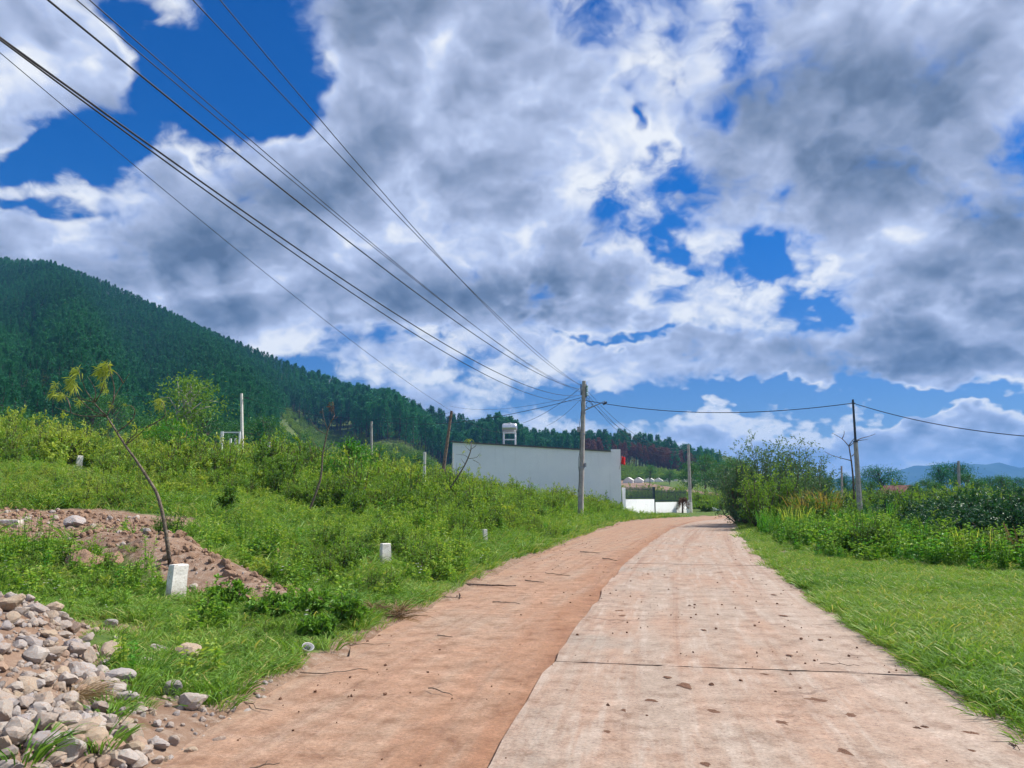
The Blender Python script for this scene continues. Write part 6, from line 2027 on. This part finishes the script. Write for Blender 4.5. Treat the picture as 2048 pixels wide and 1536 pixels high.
    e = empty("plastic_cup", p + [0, 0, .055], "crushed white plastic cup at the edge of the grass by the road", "cup")
    e.rotation_euler = (1.15, .25, .5)
    pr = np.array([(.0, -.07), (.040, -.07), (.052, .06), (.058, .075), (.054, .077), (.050, .06), (.038, -.062), (.0, -.062)])
    k = 18; an = np.arange(k) * 2 * math.pi / k
    V = np.concatenate([np.stack([r * np.cos(an) * (1.1 if z > 0 else 1), r * np.sin(an) * (.72 if z > 0 else .9), np.full(k, z)], 1) for r, z in pr])
    mb = MB(); mb.add(V, quads=[[i * k + j, i * k + (j + 1) % k, (i + 1) * k + (j + 1) % k, (i + 1) * k + j] for i in range(len(pr) - 1) for j in range(k)])
    mb.build("cup", M_plastic, e, smooth=True)
    # uprooted dry grass at the road edge
    for (u, v, s_, lab) in ((795, 1236, .30, "uprooted clump of dry brown grass lying at the road edge"), (745, 1228, .2, "smaller dry root clump against the green bush")):
        p = hit(u, v); mb = MB(); n = 170
        d = rdir(n, .25); d[:, 2] = np.abs(d[:, 2])
        mb.blades(np.zeros((n, 3)) + R.normal(size=(n, 3)) * s_ * .15, d, s_ * R.uniform(.5, 1.2, n), .008, R.uniform(.2, 1.5, n), R.uniform(0, 1, n))
        o = mb.build("dry_grass_clump", M_straw); o.location = p + [0, 0, .02]; tag(o, lab, "dry grass")
    # broken brick with mortar on the bank, slab end on the strip, straw nest on the heap
    p = hit(553, 1085)
    e = empty("brick_fragment", p, "broken red brick with white mortar standing in the grass", "brick", None, .4)
    mb = MB(); mb.box((-.10, -.07, -.05), (.11, .07, .10)); mb.build("brick_body", M_brick, e)
    V, T = rock_shape(44, 2); mb = MB(); mb.add(V * [.10, .07, .11] + [.0, 0, .20], tris=T); mb.build("mortar", M_whitepost, e)
    mb = MB(); mb.box((-.48, -.03, .02), (-.11, .03, .07)); mb.build("wooden_strip", M_whitepost, e)
    p = hit(14, 1052)
    mb = MB(); mb.box((-.55, -.16, -.05), (.28, .16, .12)); mb.box((-.54, -.15, .12), (.27, .15, .135))
    o = mb.build("concrete_block", M_whitepost); o.location = p; o.rotation_euler = (0, 0, .15); tag(o, "long pale concrete block lying on the scraped strip at the left edge", "block")
    p = hit(135, 1402); mb = MB(); n = 240; a = R.uniform(0, 6.28, n)
    mb.blades(np.stack([np.cos(a), np.sin(a), np.zeros(n)], 1) * (.14 * np.sqrt(R.uniform(0, 1, n)))[:, None], np.stack([np.cos(a), np.sin(a), R.uniform(.1, .8, n)], 1), R.uniform(.08, .2, n), .005, R.uniform(.5, 1.6, n), R.uniform(.3, 1, n))
    o = mb.build("straw_clump", M_straw); o.location = p + [0, 0, .02]; tag(o, "matted dry straw lying in the middle of the rubble heap", "straw")
    # grass tufts growing through the stones at the bottom left
    for (u, v, n, h, lab) in ((40, 1530, 70, .24, "coarse grass tuft in the bottom left corner"), (195, 1500, 60, .20, "coarse grass tuft at the foot of the rubble heap"), (215, 1440, 45, .20, "grass tuft among the stones of the heap's lower edge"),
                              (205, 1320, 30, .20, "grass tuft beside the large pale stone of the heap"), (260, 1405, 50, .20, "grass tuft right of the heap's lower stones")):
        p = hit(u, v); mb = MB(); a = R.uniform(0, 6.28, n); r = .13 * np.sqrt(R.uniform(0, 1, n))
        mb.blades(np.stack([r * np.cos(a), r * np.sin(a), np.zeros(n)], 1), np.stack([np.cos(a) * .6, np.sin(a) * .6, np.ones(n)], 1), h * R.uniform(.5, 1.1, n), .011 * R.uniform(.7, 1.3, n), R.uniform(.3, 1.3, n), R.uniform(0, .7, n))
        o = mb.build("grass_tuft", M_grass); o.location = p; tag(o, lab, "grass tuft")


build_litter()


# ------------------------------------------------------------------ haze
def build_haze():
    m_, T, out = mat("thin_blue_haze")
    v = T.node("ShaderNodeVolumePrincipled")
    v.inputs["Color"].default_value = (0.16, 0.46, 1.0, 1.0)
    v.inputs["Density"].default_value = HAZE
    v.inputs["Anisotropy"].default_value = 0.0
    T.l.new(v.outputs[0], out.inputs["Volume"])
    mb = MB(); mb.box((-6000, -700, -14), (6000, 5200, 236))
    o = mb.build("haze", m_)
    tag(o, "thin bluish haze filling the valley air", "haze", None, "stuff")
    m_.volume_intersection_method = "FAST" if hasattr(m_, "volume_intersection_method") else None


HAZE = 0.00022
build_haze()
